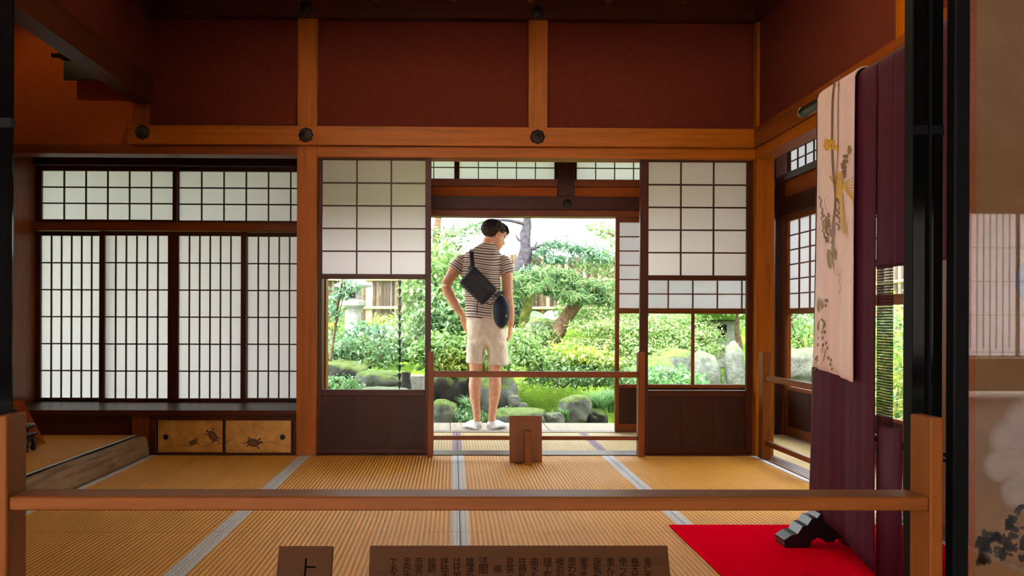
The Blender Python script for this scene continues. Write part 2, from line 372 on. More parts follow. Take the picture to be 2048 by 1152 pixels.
def ink_disc(name, cx, y, cz, rx, rz, parent, mat, rot=0, n=18):
    v = [(cx, y, cz)]; c, s = math.cos(rot), math.sin(rot)
    for k in range(n):
        a = 2*math.pi*k/n; u, w = rx*math.cos(a), rz*math.sin(a); v.append((cx+u*c-w*s, y, cz+u*s+w*c))
    return v, [(0, 1+(k+1) % n, 1+k) for k in range(n)]
def stroke(pts, y, w0, w1):
    """flat brush stroke in the xz plane"""
    P = curve_pts([(a, 0, b) for a, b in pts], 5); v, f = [], []
    for i, p in enumerate(P):
        t = (P[min(i+1, len(P)-1)]-P[max(0, i-1)]).normalized(); k = i/(len(P)-1); w = (w0*(1-k)+w1*k)/2
        v += [(p.x-t.z*w, y, p.z+t.x*w), (p.x+t.z*w, y, p.z-t.x*w)]
    return v, [(2*i, 2*i+1, 2*i+3, 2*i+2) for i in range(len(P)-1)]
def turtle(cx, cz, s, rot, y):
    c, n = math.cos(rot), math.sin(rot); T = lambda u, w: (cx+s*(u*c-w*n), cz+s*(u*n+w*c)); L = []
    L.append(ink_disc('', cx, y, cz, s, s*.66, None, None, rot))
    a, b = T(1.2, .25); L.append(ink_disc('', a, y, b, s*.27, s*.2, None, None, rot))
    for u, w, e, g in ((.7, .6, 1.1, 1.0), (.7, -.6, 1.15, -.9), (-.7, .5, -1.1, .75), (-.7, -.5, -1.1, -.8)): L.append(stroke([T(u, w), T((u+e)/2+.08, (w+g)/2), T(e, g)], y, s*.32, s*.1))
    L.append(stroke([T(-.9, -.1), T(-1.5, -.35), T(-2.0, -.15)], y, s*.2, s*.03)); return join(L)
def hatch(x0, x1, y, pull, turts, waves):
    h = box('hatch_door', x0, x1, y, y+.016, .014, .213, 'gold', hx, .001)
    for a, b, c, d_ in ((x0, x0+.008, .014, .213), (x1-.008, x1, .014, .213)): box('hatch_edge', a, b, y-.003, y+.017, c, d_, 'dark_z', h, .001)
    v, f = lathe([(.019, 0), (.019, .003), (.015, .003), (.013, .001)], 20); o = mesh('pull_ring', [(pull[0]+a, y-c, pull[1]+b) for a, b, c in v], f, 'brass', h, True)
    v, f = ink_disc('', pull[0], y-.0026, pull[1], .0135, .0135, None, None); mesh('pull_cup', v, f, 'pull', h)
    for t in turts: v, f = turtle(*t, y-.0006); mesh('painted_turtle', v, f, 'ink', h)
    L = []
    for t in turts: L.append(ink_disc('', t[0], y-.001, t[1], t[2]*.74, t[2]*.42, None, None, t[3]))
    for wv in waves: L.append(stroke(wv, y-.0004, .003, .0012))
    v, f = join(L); mesh('painted_wave', v, f, 'ink2', h)
hatch(-1.834, -1.42, .004, (-1.778, .108), [(-1.49, .115, .036, 2.2), (-1.61, .075, .024, .45)], [[(-1.7, .05), (-1.6, .062), (-1.5, .05), (-1.43, .07)], [(-1.56, .04), (-1.48, .075), (-1.43, .055)], [(-1.52, .06), (-1.46, .09), (-1.43, .1)]])
hatch(-1.414, -.996, -.006, (-1.055, .11), [(-1.235, .075, .038, -.15)], [[(-1.41, .07), (-1.37, .085), (-1.34, .05), (-1.3, .03)], [(-1.41, .085), (-1.36, .095), (-1.33, .06)], [(-1.18, .07), (-1.12, .08), (-1.05, .05), (-1.0, .055)], [(-1.4, .03), (-1.25, .025), (-1.1, .03)]])
# raised alcove platform
pf = tag(empty('alcove_platform', (0, 0, 0)), 'raised alcove platform edged with a gnarled natural log', 'platform')
tag(pf, kind=ST)
n_ = 110; v, f = [], []
for i in range(n_+1):
    y = 2.15+(D-.03-2.15)*i/n_
    w = .008*noise.noise((y*3, 1, 0))+.006*noise.noise((y*11, 4, 0)); zt = .117+.004*noise.noise((y*2, 7, 0))
    prof = [(-1.94, -.04), (-1.872-w*.3, -.04), (-1.866+w, .02), (-1.87+w*1.6, .06), (-1.878+w, .095), (-1.895, zt), (-1.94, zt)]
    v += [(x, y, z) for x, z in prof]
m_ = 7
for i in range(n_):
    for k in range(m_-1): f.append((i*m_+k, i*m_+k+1, (i+1)*m_+k+1, (i+1)*m_+k))
mesh('edge_log', v, f, 'gnarl', pf, True)
box('platform_base', -2.88, -1.94, 2.15, D-.02, -.05, .07, 'dark_y', pf); mat_(-2.88, -1.945, 2.16, D-.02, .125, 'tatami', 'heri', .02, pf, (0, 1))

# ------------------------------------------------------------------ corridor: outer walls
YO = 6.31
def ow(lst, name, label, mat): return tag(boxes(name, lst, mat), label, 'wall', None, ST)
trim('outer pillar at the left end of the corridor opening', -1.05, -.945, YO-.02, YO+.1, -.1, 2.3, 'pillar_z')
trim('outer corner pillar of the corridor', 2.41, 2.53, YO-.02, YO+.1, -.1, 2.3, 'dark_z')
trim('short outer pillar between the corridor transom windows', .776, .9, YO-.035, YO+.08, 1.762, 2.3, 'dark_z')
ob = trim('outer beam above the garden opening', -.945, 2.41, YO-.045, YO+.03, 1.664, 1.761, 'dark_x')
trim('outer lintel of the garden opening', -.945, 2.41, YO-.015, YO+.12, 1.615, 1.663, 'mid_x')
nail_cover(1135, 407, YO-.045, ob, .75)
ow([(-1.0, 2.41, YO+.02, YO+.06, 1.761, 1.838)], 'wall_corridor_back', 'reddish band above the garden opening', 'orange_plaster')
trim('transom sill rail above the reddish band', -.945, 2.41, YO-.02, YO+.07, 1.838, 1.892, 'mid_x')
trim('garden opening threshold at the edge of the corridor', -1.0, 2.41, YO, YO+.12, -.1, .002, 'sugi')
def trans(n, label, loc, w, nc, rz=0, h=.26, nr=3, pap='paper3'):
    r = shoji_root('window_%d' % n, label, loc, rz, 'paper window')
    shoji(r, w, [('paper', .004, h, nc, nr)], [(h, h+.02)], (.022, .022), .03, h+.02, 'dark', pap, bar=.007)
trans(7, 'left transom window over the garden opening', (-.945, YO, 1.892), .972, 6)
trans(8, 'middle transom window over the garden opening', (.02, YO, 1.892), .757, 5)
trans(9, 'right transom window over the garden opening', (.9, YO, 1.892), .757, 5)
trans(10, 'hidden transom window at the corridor corner', (1.66, YO, 1.892), .75, 5)
OUR = [(.0, .06), (.33, .357), (.889, .93), (1.574, 1.612)]
OUS = [('panel', .06, .33, 3, 1), ('glass', .357, .889, 2, 1), ('paper', .93, 1.574, 6, 6)]
d = shoji_root('door_3', 'outer paper screen standing to the right of the garden opening', (1.218, YO+.02, .004)); shoji(d, 1.175, OUS, OUR, (.03, .03), .03, 1.612, 'mid', 'paper4')
XO = 2.47
d = shoji_root('door_4', 'side corridor paper screen seen through the right opening', (XO, 6.27, .004), -math.pi/2); shoji(d, 1.175, OUS, OUR, (.05, .04), .03, 1.612, 'mid', 'paper4')
d = shoji_root('door_5', 'side corridor screen with a tall clear pane behind the purple kimono', (XO, 5.08, .004), -math.pi/2)
shoji(d, 1.3, [('panel', .06, .27, 3, 1), ('glass', .29, .93, 2, 1), ('glass', .99, 1.16, 2, 1), ('paper', 1.2, 1.574, 6, 3)], [(0, .06), (.27, .29), (.93, .99), (1.16, 1.2), (1.574, 1.612)], (.04, .04), .03, 1.612, 'mid', 'paper4')
trim('threshold under the side corridor screens', XO-.01, XO+.06, 2.2, 6.28, -.1, .004, 'mid_y')
trim('side corridor beam above the paper screens', XO-.03, XO+.06, 2.2, 6.28, 1.616, 1.75, 'dark_y')
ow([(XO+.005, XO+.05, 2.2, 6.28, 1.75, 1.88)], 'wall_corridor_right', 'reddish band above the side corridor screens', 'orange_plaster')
trim('side corridor transom sill rail', XO-.02, XO+.07, 2.2, 6.28, 1.88, 1.932, 'dark_y')
trans(11, 'side corridor transom window glimpsed past the corner pillar', (XO, 6.23, 1.932), 1.0, 7, -math.pi/2, .24, 3, 'paper4')
trans(12, 'side corridor transom window behind the pale obi', (XO, 5.2, 1.932), 1.3, 8, -math.pi/2, .24, 3, 'paper4')
ow([(XO, XO+.06, 2.1, 2.7, -.1, 1.616)], 'wall_corridor_end', 'brown boarded end of the side corridor', 'mid_z')
ow([(-1.0, -.955, YS+.06, YO, -.1, 2.3)], 'wall_corridor_left', 'boarded left end of the corridor', 'mid_z')
ow([(-.85, 1.9, D+.09, D+.12, 1.915, 2.6)], 'wall_back_outer', 'corridor side of the plaster wall', 'corridor_plaster')
tag(box('ceiling_corridor', -1.1, 2.56, D+.1, YO+.1, 2.3, 2.35, 'ceil', None, 0), 'low board ceiling of the corridor', 'ceiling', None, ST)
tag(box('ceiling_side_corridor', 1.97, 2.56, 2.1, D+.1, 2.3, 2.35, 'ceil', None, 0), 'low board ceiling of the side corridor', 'ceiling', None, ST)
d = shoji_root('door_6', 'brown boarded sliding door in the right wall near the kimono', (1.93, 3.6, .004), -math.pi/2, 'door')
shoji(d, 1.5, [('panel', .05, 1.8, 4, 1)], [(0, .05), (1.8, 1.842)], (.04, .04), .03, 1.842, 'mid', kick='mid_z')
# verandah and eaves
ver = tag(empty('verandah', (0, 0, 0)), 'weathered plank verandah along the garden', 'verandah', None, ST)
vy = 6.44
for k in range(8):
    a, b = -2.6+.86*k, -2.6+.86*(k+1)-.006; box('plank', a, b, vy, 7.82+.002*(k % 2), -.15, -.11-.001*(k % 3), 'sugi', ver, .003)
for k in range(6): box('joist', -2.4+k, -2.3+k, 7.55, 7.65, -.75, -.15, 'dark_z', ver)
ev = tag(mesh('eave_roof', [(-3.6, 5.9, 2.42), (2.75, 5.9, 2.42), (2.75, 7.9, 2.12), (-3.6, 7.9, 2.12), (-3.6, 5.9, 2.5), (2.75, 5.9, 2.5), (2.75, 7.9, 2.2), (-3.6, 7.9, 2.2)], BF, 'ceil'), 'wooden eaves over the verandah', 'roof', None, ST)
tag(mesh('eave_roof_side', [(2.5, 2, 2.42), (2.9, 2, 2.3), (2.9, 5.9, 2.3), (2.5, 5.9, 2.42), (2.5, 2, 2.5), (2.9, 2, 2.38), (2.9, 5.9, 2.38), (2.5, 5.9, 2.5)], BF, 'ceil'), 'wooden eaves over the side corridor', 'roof', None, ST)
# the upper storey / roof that closes the house off from the sky
tag(box('roof', -5.2, 8.6, -7.4, 2.2, 2.96, 3.1, 'ceil', None, 0), 'roof over the visitors room', 'roof', None, ST)
tag(box('roof', -5.2, 2.7, 2.2, 6.0, 2.96, 3.1, 'ceil', None, 0), 'main roof of the house', 'roof', None, ST)
# ------------------------------------------------------------------ visitors' room behind the camera
ow([(-4.5, -3.5, -6.3, -6.2, 0, 2.9), (1.1, 4.55, -6.3, -6.2, 0, 2.9), (-3.5, 1.1, -6.3, -6.2, 0, .4), (4.55, 8, -6.3, -6.2, 0, .4), (-3.5, 8, -6.3, -6.2, 2.18, 2.9)], 'wall_rear', 'rear wall of the visitors room behind the viewer', 'darkroom')
ow([(-4.6, -4.5, -6.3, 2.1, 0, .35), (-4.6, -4.5, -6.3, 2.1, 2.0, 2.9), (-4.6, -4.5, .8, 2.1, .35, 2.0), (-4.6, -4.5, -6.3, -4.0, .35, 2.0)], 'wall_rear_left', 'left wall of the visitors room with a paper window', 'darkroom')
ow([(8, 8.1, -6.3, 2.1, 0, 2.9)], 'wall_rear_right', 'right wall of the visitors room', 'darkroom')
ow([(2.6, 8.1, 2.06, 2.12, 0, 2.9), (-4.6, -2.98, 2.06, 2.12, 0, 2.9)], 'wall_front_outer', 'front wall of the visitors room', 'darkroom')
tag(box('ceiling_rear', -4.6, 8.1, -6.3, 2.06, 2.9, 2.95, 'ceil', None, 0), 'ceiling of the visitors room', 'ceiling', None, ST)
for k in range(7):  # first three show in the acrylic, the other four are added for fill
    r = shoji_root('window_%d' % (13+k), 'paper lattice window in the unseen rear wall, number %d from the right' % (k+1), (8-1.15*(k+3*(k > 2)), -6.2, .41), math.pi, 'paper window')
    shoji(r, 1.15, [('paper', .1, 1.74, 14, 4), ('paper', .02, .1, 7, 2)], [(0, .02), (1.74, 1.77)], (.02, .02), .03, 1.77, 'dark', 'paper', bar=.007)
for k in range(4):
    r = shoji_root('window_%d' % (21+k), 'paper lattice window in the left wall of the rear room, number %d' % (k+1), (-4.5, -4.0+1.2*k, .35), math.pi/2, 'paper window')
    shoji(r, 1.2, [('paper', .02, 1.63, 6, 6)], [(0, .02), (1.63, 1.65)], (.02, .02), .03, 1.65, 'dark', 'paper', bar=.008)
# ------------------------------------------------------------------ doorway towards the visitors
g_ = N('smoked_glass'); g_.base(rgb(5, 6, 6), .08, .1); MT['darkglass'] = g_.m
def glazed(name, label, x0, x1, splits, y):
    r = tag(empty(name, (0, y, 0)), label, 'sliding door', None, ST); e = [x0]+splits+[x1]
    for a, b in zip(e[:-1], e[1:]):
        box('stile', a, a+.004, -.006, .03, 0, 2.3, 'navy', r, .001)
        zz = [0, .5, 1.3, 2.3]
        for q in range(3): box('dark_pane', a+.004, b, .006, .012, zz[q]+(.012 if q else 0), zz[q+1]-.012, 'darkglass', r, 0)
        for z in zz[1:3]: box('rail', a+.004, b, .0, .02, z-.012, z+.012, 'navy', r, .001)
    return r
glazed('door_7', 'black glazed sliding door at the left edge of the doorway', -1.31, -1.04, [-1.12], 2.0)
glazed('door_8', 'black glazed sliding doors stacked beside the painted panel', 1.095, 1.176, [1.139], 2.01)
# painted fusuma under acrylic
fz = tag(empty('painted_panel', (0, 1.985, 0)), 'beige painted sliding panel with white peonies behind clear acrylic', 'panel')
box('frame_stile', 1.178, 1.215, -.015, .022, 0, 2.2, 'navy', fz, .004)
box('brocade_border', 1.215, 1.238, 0, .016, 0, 2.2, plain('brown_brocade', rgb(124, 72, 44), .8, .2, 0, 90, .15), fz, 0)
pn = N('painted_silk'); pv = pn.coord()
pf_ = pn.noise(pv, 3.5, 6, .6, .4); ground = pn.ramp(pf_, [(.3, rgb(104, 78, 50)), (.7, rgb(126, 98, 66))])
sep = pn.a('ShaderNodeSeparateXYZ'); pn.k(pv, sep.inputs[0]); msk = None
for cx, cz, r in ((1.322, .56, .055), (1.37, .60, .07), (1.30, .50, .045), (1.36, .50, .07), (1.345, .44, .05), (1.42, .52, .09)):
    dx = pn.math('SUBTRACT', sep.outputs[0], cx); dz = pn.math('SUBTRACT', sep.outputs[2], cz)
    dd = pn.math('SQRT', pn.math('ADD', pn.math('MULTIPLY', dx, dx), pn.math('MULTIPLY', dz, dz)))
    k = pn.math('SUBTRACT', 1.0, pn.math('DIVIDE', dd, r), True); msk = k if msk is None else pn.math('MAXIMUM', msk, k)
pt_ = pn.noise(pn.coord((1, 1, 1)), 34, 5, .65, 1.2)
msk = pn.math('MULTIPLY', pn.math('MULTIPLY', msk, 2.6, True), pn.math('ADD', pn.math('MULTIPLY', pt_, .9), .3), True)
pn.base(pn.mix(msk, ground, rgb(166, 156, 148)), .75, .2); MT['silk'] = pn.m
box('painted_silk', 1.238, 2.15, .001, .014, 0, 2.2, 'silk', fz, 0)
random.seed(4); L = []
for k in range(150):
    u = random.random(); x = 1.245+.25*u; z = .26+.16*u*random.random()+random.random()*(.06+.1*u)
    L.append((x, z, random.uniform(.006, .014), random.uniform(0, 3)))
v, f = join([ink_disc('', x, .0004, z, r, r*.55, None, None, a, 10) for x, z, r, a in L]); tag(mesh('painted_leaves', v, f, plain('ink_green', rgb(52, 44, 36), .8), fz), kind='stuff')
v, f = join([ink_disc('', 1.363, -.001, .936, .03, .05, None, None, 0, 28), ]); mesh('finger_pull', v, f, plain('slate_pull', rgb(62, 70, 82), .35, .5, .3), fz)
box('acrylic_sheet', 1.216, 2.15, -.012, -.009, 0, 2.2, mk_glass('acrylic', (1, 1, 1), .8), fz, 0)

# ------------------------------------------------------------------ wooden barriers
b1 = tag(empty('wooden_barrier', (0, 1.8, 0)), 'low wooden barrier across the near doorway, one long rail', 'barrier')
for a, b in ((-.968, -.942), (1.026, 1.054)): box('post', a, b, 0, .083, 0, .634, 'rail_z', b1, .003)
box('rail', -.942, 1.026, .006, .09, .432, .462, 'rail_x', b1, .003); box('rail', -.942, 1.026, .03, .06, .09, .12, 'rail_x', b1, .003)
box('foot_block', -1.0, -.91, -.1, .19, -.0, .035, 'rail_y', b1, .003); box('foot_block', 1.0, 1.08, -.1, .19, 0, .035, 'rail_y', b1, .003)
b2 = tag(empty('wooden_barrier', (0, 5.17, 0)), 'two-rail wooden barrier in the open garden doorway', 'barrier')
xa, xb, xc, xd = W(855, 800, 5.17).x, W(867, 800, 5.17).x, W(1277, 800, 5.17).x, W(1290, 800, 5.17).x
for a, b in ((xa, xb), (xc, xd)): box('post', a, b, 0, .06, .004, W(860, 703, 5.17).z, 'mid_z', b2, .003)
for py0, py1 in ((743, 755), (873, 881)): box('rail', xb, xc, .016, .045, W(1000, py1, 5.17).z, W(1000, py0, 5.17).z, 'mid_x', b2, .003)
b3 = tag(empty('wooden_barrier', (0, 0, 0)), 'two-rail wooden barrier in the side opening by the corner pillar', 'barrier')
box('post', 1.875, 1.925, 5.09, 5.16, .003, .655, 'rail_z', b3, .003); box('post', 1.885, 1.93, 4.37, 4.42, .003, .6, 'rail_z', b3, .003)
box('rail', 1.89, 1.918, 4.42, 5.09, .475, .51, 'mid_y', b3, .003); box('rail', 1.89, 1.918, 4.42, 5.09, .085, .115, 'mid_y', b3, .003)

# ------------------------------------------------------------------ sign boards
MT['letter'] = plain('black_ink', rgb(8, 5, 4), .9, .03)
def text_mesh(s, size, bold=.0):
    cu_ = bpy.data.curves.new('t', 'FONT'); cu_.body = s; cu_.size = size; cu_.offset = bold; cu_.align_x = 'CENTER'; cu_.align_y = 'CENTER'; cu_.resolution_u = 3
    to = bpy.data.objects.new('t', cu_); COL.objects.link(to); dg = bpy.context.evaluated_depsgraph_get()
    me = bpy.data.meshes.new_from_object(to.evaluated_get(dg)); bpy.data.objects.remove(to); return me
def sign(label, x0, x1, ztop, ytop, tilt, h, cols, size):
    """board leaning back; cols = (pixel x, pixel y of first letter, pitch, text)"""
    r = tag(empty('sign_board', (0, ytop, ztop)), label, 'sign'); r.rotation_euler = (tilt, 0, 0)
    # local: y=0 face, z downwards from the top edge ; +tilt about x moves the lower end towards the viewer
    box('board', x0, x1, 0, .018, -h, 0, 'board', r, .0015)
    bpy.context.view_layer.update(); mi = r.matrix_world.inverted(); nn = r.matrix_world.to_3x3() @ Vector((0, -1, 0)); o_ = Vector((0, 0, CAM_H))
    for px, py, pitch, s, k in cols:
        col = None
        for j, ch in enumerate(s):
            if ch == ' ': continue
            d_ = ray(px, py+pitch*j); t = (r.matrix_world.translation-o_).dot(nn)/d_.dot(nn); p = mi @ (o_+d_*t)
            me = text_mesh(ch, size*k, 0); me.transform(Matrix.Rotation(math.pi/2, 4, 'X')); me.transform(Matrix.Translation((p.x, -.0006, p.z)))
            q = link('lettering', me, 'letter', r)
    return r
T1 = ['金にあ', '格天井', '使った', '重んじ', '床板が', '驚きて', '思われ', '襖の引', '細工彫', '曲水を', '往時弘', '見張っ', ' 襖', '法眼', '雄渾な', 'は代表', '評価さ', '絵師', '商家に', '定かで', 'である']
PX = [1296, 1270, 1246, 1221, 1195, 1168, 1144, 1120, 1095, 1069, 1045, 1020, 995, 967, 940, 914, 889, 864, 838, 814, 787]
tl = .42
sign('long brown text board standing on the mats behind the barrier', W(740, 1092, 2.2).x, W(1335, 1091, 2.2).x, W(1000, 1091, 2.2).z, 2.2, -tl, .28, [(x, 1124.5, 16 if s == '法眼' else 15, s, 1.18 if s == '法眼' else 1.0) for x, s in zip(PX, T1)], .0225)
sign('small brown board with a single large character, left of the text board', W(558, 1093, 2.2).x, W(666, 1092, 2.2).x, W(610, 1092, 2.2).z, 2.2, -tl, .28, [(612, 1143, 0, '上', 1)], .062)
ss = tag(empty('notice_stand', (.432, 4.99, 0)), 'small wooden notice stand seen from behind in front of the garden doorway', 'notice stand')
o = box('board', -.096, .096, -.009, .009, 0, .272, 'rail_z', ss, .002); o.rotation_euler = (R(-6), 0, 0)
v = [(-.012, -.1, 0), (.024, -.1, 0), (.024, -.005, 0), (-.012, -.005, 0), (-.012, -.05, .19), (.024, -.05, .19), (.024, .012, .19), (-.012, .012, .19)]
mesh('prop_leg', v, BF, 'rail_z', ss)

# ------------------------------------------------------------------ red felt and kimono rack
rn = N('red_felt'); rf = rn.noise(rn.coord(), 260, 3, .7); rn.base(rn.ramp(rf, [(.3, rgb(214, 0, 32)), (.7, rgb(250, 3, 48))]), 1.0, .0); rn.bump(rf, .4, .003); MT['felt'] = rn.m
tag(box('felt_carpet', .885, 1.84, 2.13, 3.446, .0, .006, 'felt', None, .002), 'bright red felt carpet under the kimono rack', 'carpet')
XR = 1.39
rk = tag(empty('kimono_rack', (XR, 3.14, .006)), 'black lacquered kimono rack with stepped scroll feet', 'rack')
prof = [(-.165, 0), (-.168, .028), (-.14, .046), (-.118, .05), (-.1, .078), (-.082, .082), (-.066, .106), (-.046, .108), (-.034, .124), (.034, .124), (.046, .108), (.066, .106), (.082, .082), (.1, .078), (.118, .05), (.14, .046), (.168, .028), (.165, 0), (.075, 0), (.068, .022), (.045, .036), (.022, .03), (.015, .02), (-.015, .02), (-.022, .03), (-.045, .036), (-.068, .022), (-.075, 0)]
def foot(y0):
    n = len(prof); bm = bmesh.new(); w = .045
    a = [bm.verts.new((x, y0-w, z)) for x, z in prof]; b = [bm.verts.new((x, y0+w, z)) for x, z in prof]
    bm.faces.new(a); bm.faces.new(b[::-1])
    for i in range(n): bm.faces.new((a[i], b[i], b[(i+1) % n], a[(i+1) % n]))
    bmesh.ops.recalc_face_normals(bm, faces=bm.faces); bmesh.ops.triangulate(bm, faces=[q for q in bm.faces if len(q.verts) > 4])
    me = bpy.data.meshes.new('foot'); bm.to_mesh(me); bm.free(); return link('foot', me, 'black', rk)
for y0 in (0, -.86): foot(y0)
MT['mop'] = plain('inlay_shell', rgb(150, 190, 160), .3, .6, .2, 120, .5)
L = []
for s_ in (-1, 1):
    for q in range(5):
        L.append(ink_disc('', 0, 0, 0, .006, .003, None, None, q))
        vv, ff = L[-1]; L[-1] = ([(s_*.1685, -.036+.018*q, .014+.006*(q % 2)+b[2]*1.0+0*b[0]) if False else (s_*.1672, -.036+.018*q+b[0], .014+.005*(q % 2)+b[2]) for b in vv], ff)
v, f = join(L); tag(mesh('shell_inlay', v, f, 'mop', rk), kind='stuff')
for y0 in (0, -.86): box('upright', -.016, .016, y0-.016, y0+.016, .12, 1.65, 'black', rk, .003)
v, f = tube([(0, .215, 1.665), (0, .2, 1.665), (0, -1.02, 1.665)], [.016, .02, .02], 12); mesh('top_bar', v, f, 'black', rk, True)
v, f = tube([(0, .23, 1.665), (0, .2, 1.665)], [.014, .024], 12); mesh('bar_cap', v, f, plain('steel_cap', rgb(150, 170, 180), .25, .5, .9), rk, True)
v, f = tube([(0, 0, .45), (0, -.86, .45)], [.013, .013], 10); mesh('lower_bar', v, f, 'black', rk, True)
def cloth(name, y0, y1, zb0, zb1, off, mat, folds, seed, zt=1.665, nz=40, ny=36, flare=0.0, back=.6, thick=.0025, parent=None):
    """hangs over the bar: outer (towards -x) side first, then over the top, then down behind"""
    v, f = [], []
    for j in range(ny+1):
        t = j/ny; y = y0+(y1-y0)*t; zb = zb0+(zb1-zb0)*t; row = []
        for i in range(nz+1):
            s = i/nz; z = zb+(zt-zb)*s; amp = (1-s)**.8
            fo = sum(a*math.sin(fr*t*6.283+ph+s*q) for a, fr, ph, q in folds)
            yy = y+flare*amp**3*(t**2)
            row.append((XR-off-.001-fo*(.15+amp*.85), yy, z))
        for q in range(1, 6):
            a = math.pi*q/6; row.append((XR-off*math.cos(a), y, zt+off*math.sin(a)))
        for i in range(10):
            s = i/9; row.append((XR+off+.005*math.sin(t*9+seed)*s, y, zt-(zt-back)*s))
        v += row; m = len(row)
    for j in range(ny):
        for i in range(m-1): f.append((j*m+i, (j+1)*m+i, (j+1)*m+i+1, j*m+i+1))
    o = mesh(name, v, f, mat, parent, True); md = o.modifiers.new('thickness', 'SOLIDIFY'); md.thickness = thick; md.offset = 0
    return o
ob_ = N('pink_silk'); of = ob_.noise(ob_.coord((1, 1, 1)), 420, 2, .6); ob_.base(ob_.ramp(of, [(.3, rgb(206, 176, 166)), (.7, rgb(230, 204, 192))]), .55, .4); ob_.bump(of, .25, .002); ob_.b.inputs['Sheen Weight'].default_value = .2; MT['obi'] = ob_.m
km = N('sheer_purple_silk'); kf = km.noise(km.coord((30, 30, 2)), 6, 3, .6); km.base(km.ramp(kf, [(.3, rgb(46, 9, 24)), (.7, rgb(66, 15, 36))]), .75, .08)
kt = km.a('ShaderNodeBsdfTransparent'); kx = km.a('ShaderNodeMixShader')
kw = km.a('ShaderNodeTexWave', wave_type='BANDS', bands_direction='Z'); kw.inputs['Scale'].default_value = .314/.009; km.k(km.coord(), kw.inputs[0])
km.k(km.math('ADD', km.math('MULTIPLY', kw.outputs['Fac'], .5), .1), kx.inputs[0]); km.k(km.b.outputs[0], kx.inputs[1]); km.k(kt.outputs[0], kx.inputs[2]); km.k(kx.outputs[0], km.out.inputs[0]); MT['kimono'] = km.m
ks = N('purple_silk'); kf2 = ks.noise(ks.coord((30, 30, 2)), 6, 3, .6); ks.base(ks.ramp(kf2, [(.3, rgb(50, 9, 26)), (.7, rgb(72, 16, 40))]), .7, .12); MT['kimono_solid'] = ks.m
kim = tag(empty('kimono', (0, 0, 0)), 'dark purple sheer kimono hanging from the black rack', 'kimono')
FO = [(.007, 1.3, .4, 1.0), (.002, 3.1, 1.2, -.9), (.0008, 7, 2, .4)]
cloth('upper_panel', 2.60, 2.705, 1.01, 1.01, .024, 'kimono_solid', [(.003, .4, .4, 1.0)], 1, ny=10, back=1.45, parent=kim)
def hang(name, y0, y1, z0, z1, mat):      # flat hanging strip with a shallow fold
    v, f = [], []
    for j in range(9):
        y = y0+(y1-y0)*j/8; x = XR-.026-.004*math.sin(j*.7)
        v += [(x, y, z0), (x, y, z1)]
    o = mesh(name, v, [(2*j, 2*j+2, 2*j+3, 2*j+1) for j in range(8)], mat, kim, True); md = o.modifiers.new('thickness', 'SOLIDIFY'); md.thickness = .0015
hang('sheer_panel', 2.60, 2.705, .51, 1.01, 'kimono'); hang('hem_panel', 2.545, 2.705, .02, .51, 'kimono_solid')
cloth('body_panel', 2.705, 3.16, .03, .13, .024, 'kimono_solid', FO, 1, ny=48, flare=.04, back=1.45, parent=kim)
cloth('sleeve', 2.28, 2.597, 1.01, 1.01, .026, 'kimono_solid', [(.006, 2, .4, 1)], 3, ny=16, back=1.5, parent=kim)
obi = tag(empty('obi', (0, 0, 0)), 'pale pink obi sash embroidered with a golden bird and grapes', 'sash')
oy0, oy1 = 2.832, 3.122
OF = [(.005, 1.5, .3, .8), (.003, 4, 1, .3)]
cloth('sash_cloth', oy0, oy1, .635, .67, .036, 'obi', OF, 2, flare=.03, back=1.2, thick=.004, parent=obi)
for n_, c in (('gold_thread', rgb(188, 146, 40)), ('olive_thread', rgb(128, 106, 56)), ('brown_thread', rgb(110, 82, 62))): MT[n_] = plain(n_, c, .5, .4, .15, 200, .3)
def obi_x(y, z):                       # outer face of the sash
    t = (y-oy0)/(oy1-oy0); zb = .635+.035*t; q = (z-zb)/(1.665-zb); amp = max(0, 1-q)**.8
    return XR-.037-sum(a*math.sin(fr*t*6.283+ph+q*k) for a, fr, ph, k in OF)*(.15+amp*.85)
def on_obi(px, py):                    # pixel -> (y, z) on the outer face of the sash
    r_ = ray(px, py); x = XR-.037
    for _ in range(4): k = x/r_.x; x = obi_x(r_.y*k, CAM_H+r_.z*k)
    return r_.y*k, CAM_H+r_.z*k
def flat(L): return join([([(obi_x(a[0], a[1])-.0035, a[0], a[1]) for a in vv], ff) for vv, ff in L])
def em_blob(px, py, rx, ry, rot=0, n=12, point=False):
    vv = []
    for k in range(n):
        a = 2*math.pi*k/n; q = (1+.5*math.cos(a)**8*(math.cos(a) > 0)) if point else 1
        u, w = rx*q*math.cos(a), ry*math.sin(a); vv.append(on_obi(px+u*math.cos(rot)-w*math.sin(rot), py+u*math.sin(rot)+w*math.cos(rot)))
    return vv, [tuple(range(n))]
def em_line(pts, w0, w1):
    P = curve_pts([(a, b, 0) for a, b in pts], 5); vv = []
    for i, p in enumerate(P):
        t = (P[min(i+1, len(P)-1)]-P[max(0, i-1)]).normalized(); k = i/(len(P)-1); w = (w0*(1-k)+w1*k)/2
        vv += [on_obi(p.x-t.y*w, p.y+t.x*w), on_obi(p.x+t.y*w, p.y-t.x*w)]
    return vv, [(2*i, 2*i+1, 2*i+3, 2*i+2) for i in range(len(P)-1)]
def em(name, L, mat, lift=0.0):
    v, f = flat(L); v = [(x-lift, y, z) for x, y, z in v]; return tag(mesh(name, v, f, mat, obi), kind='stuff')
em('cord', [em_line([(1672, 158), (1667, 200), (1666, 280), (1668, 340), (1673, 400), (1668, 450), (1668, 500)], 4, 5)], 'brown_thread')
em('seam', [em_line([(1680, 152), (1678, 220), (1678, 300), (1674, 360), (1670, 430), (1672, 470)], 1.6, 1.6)], 'brown_thread', .0004)
random.seed(8); L = []
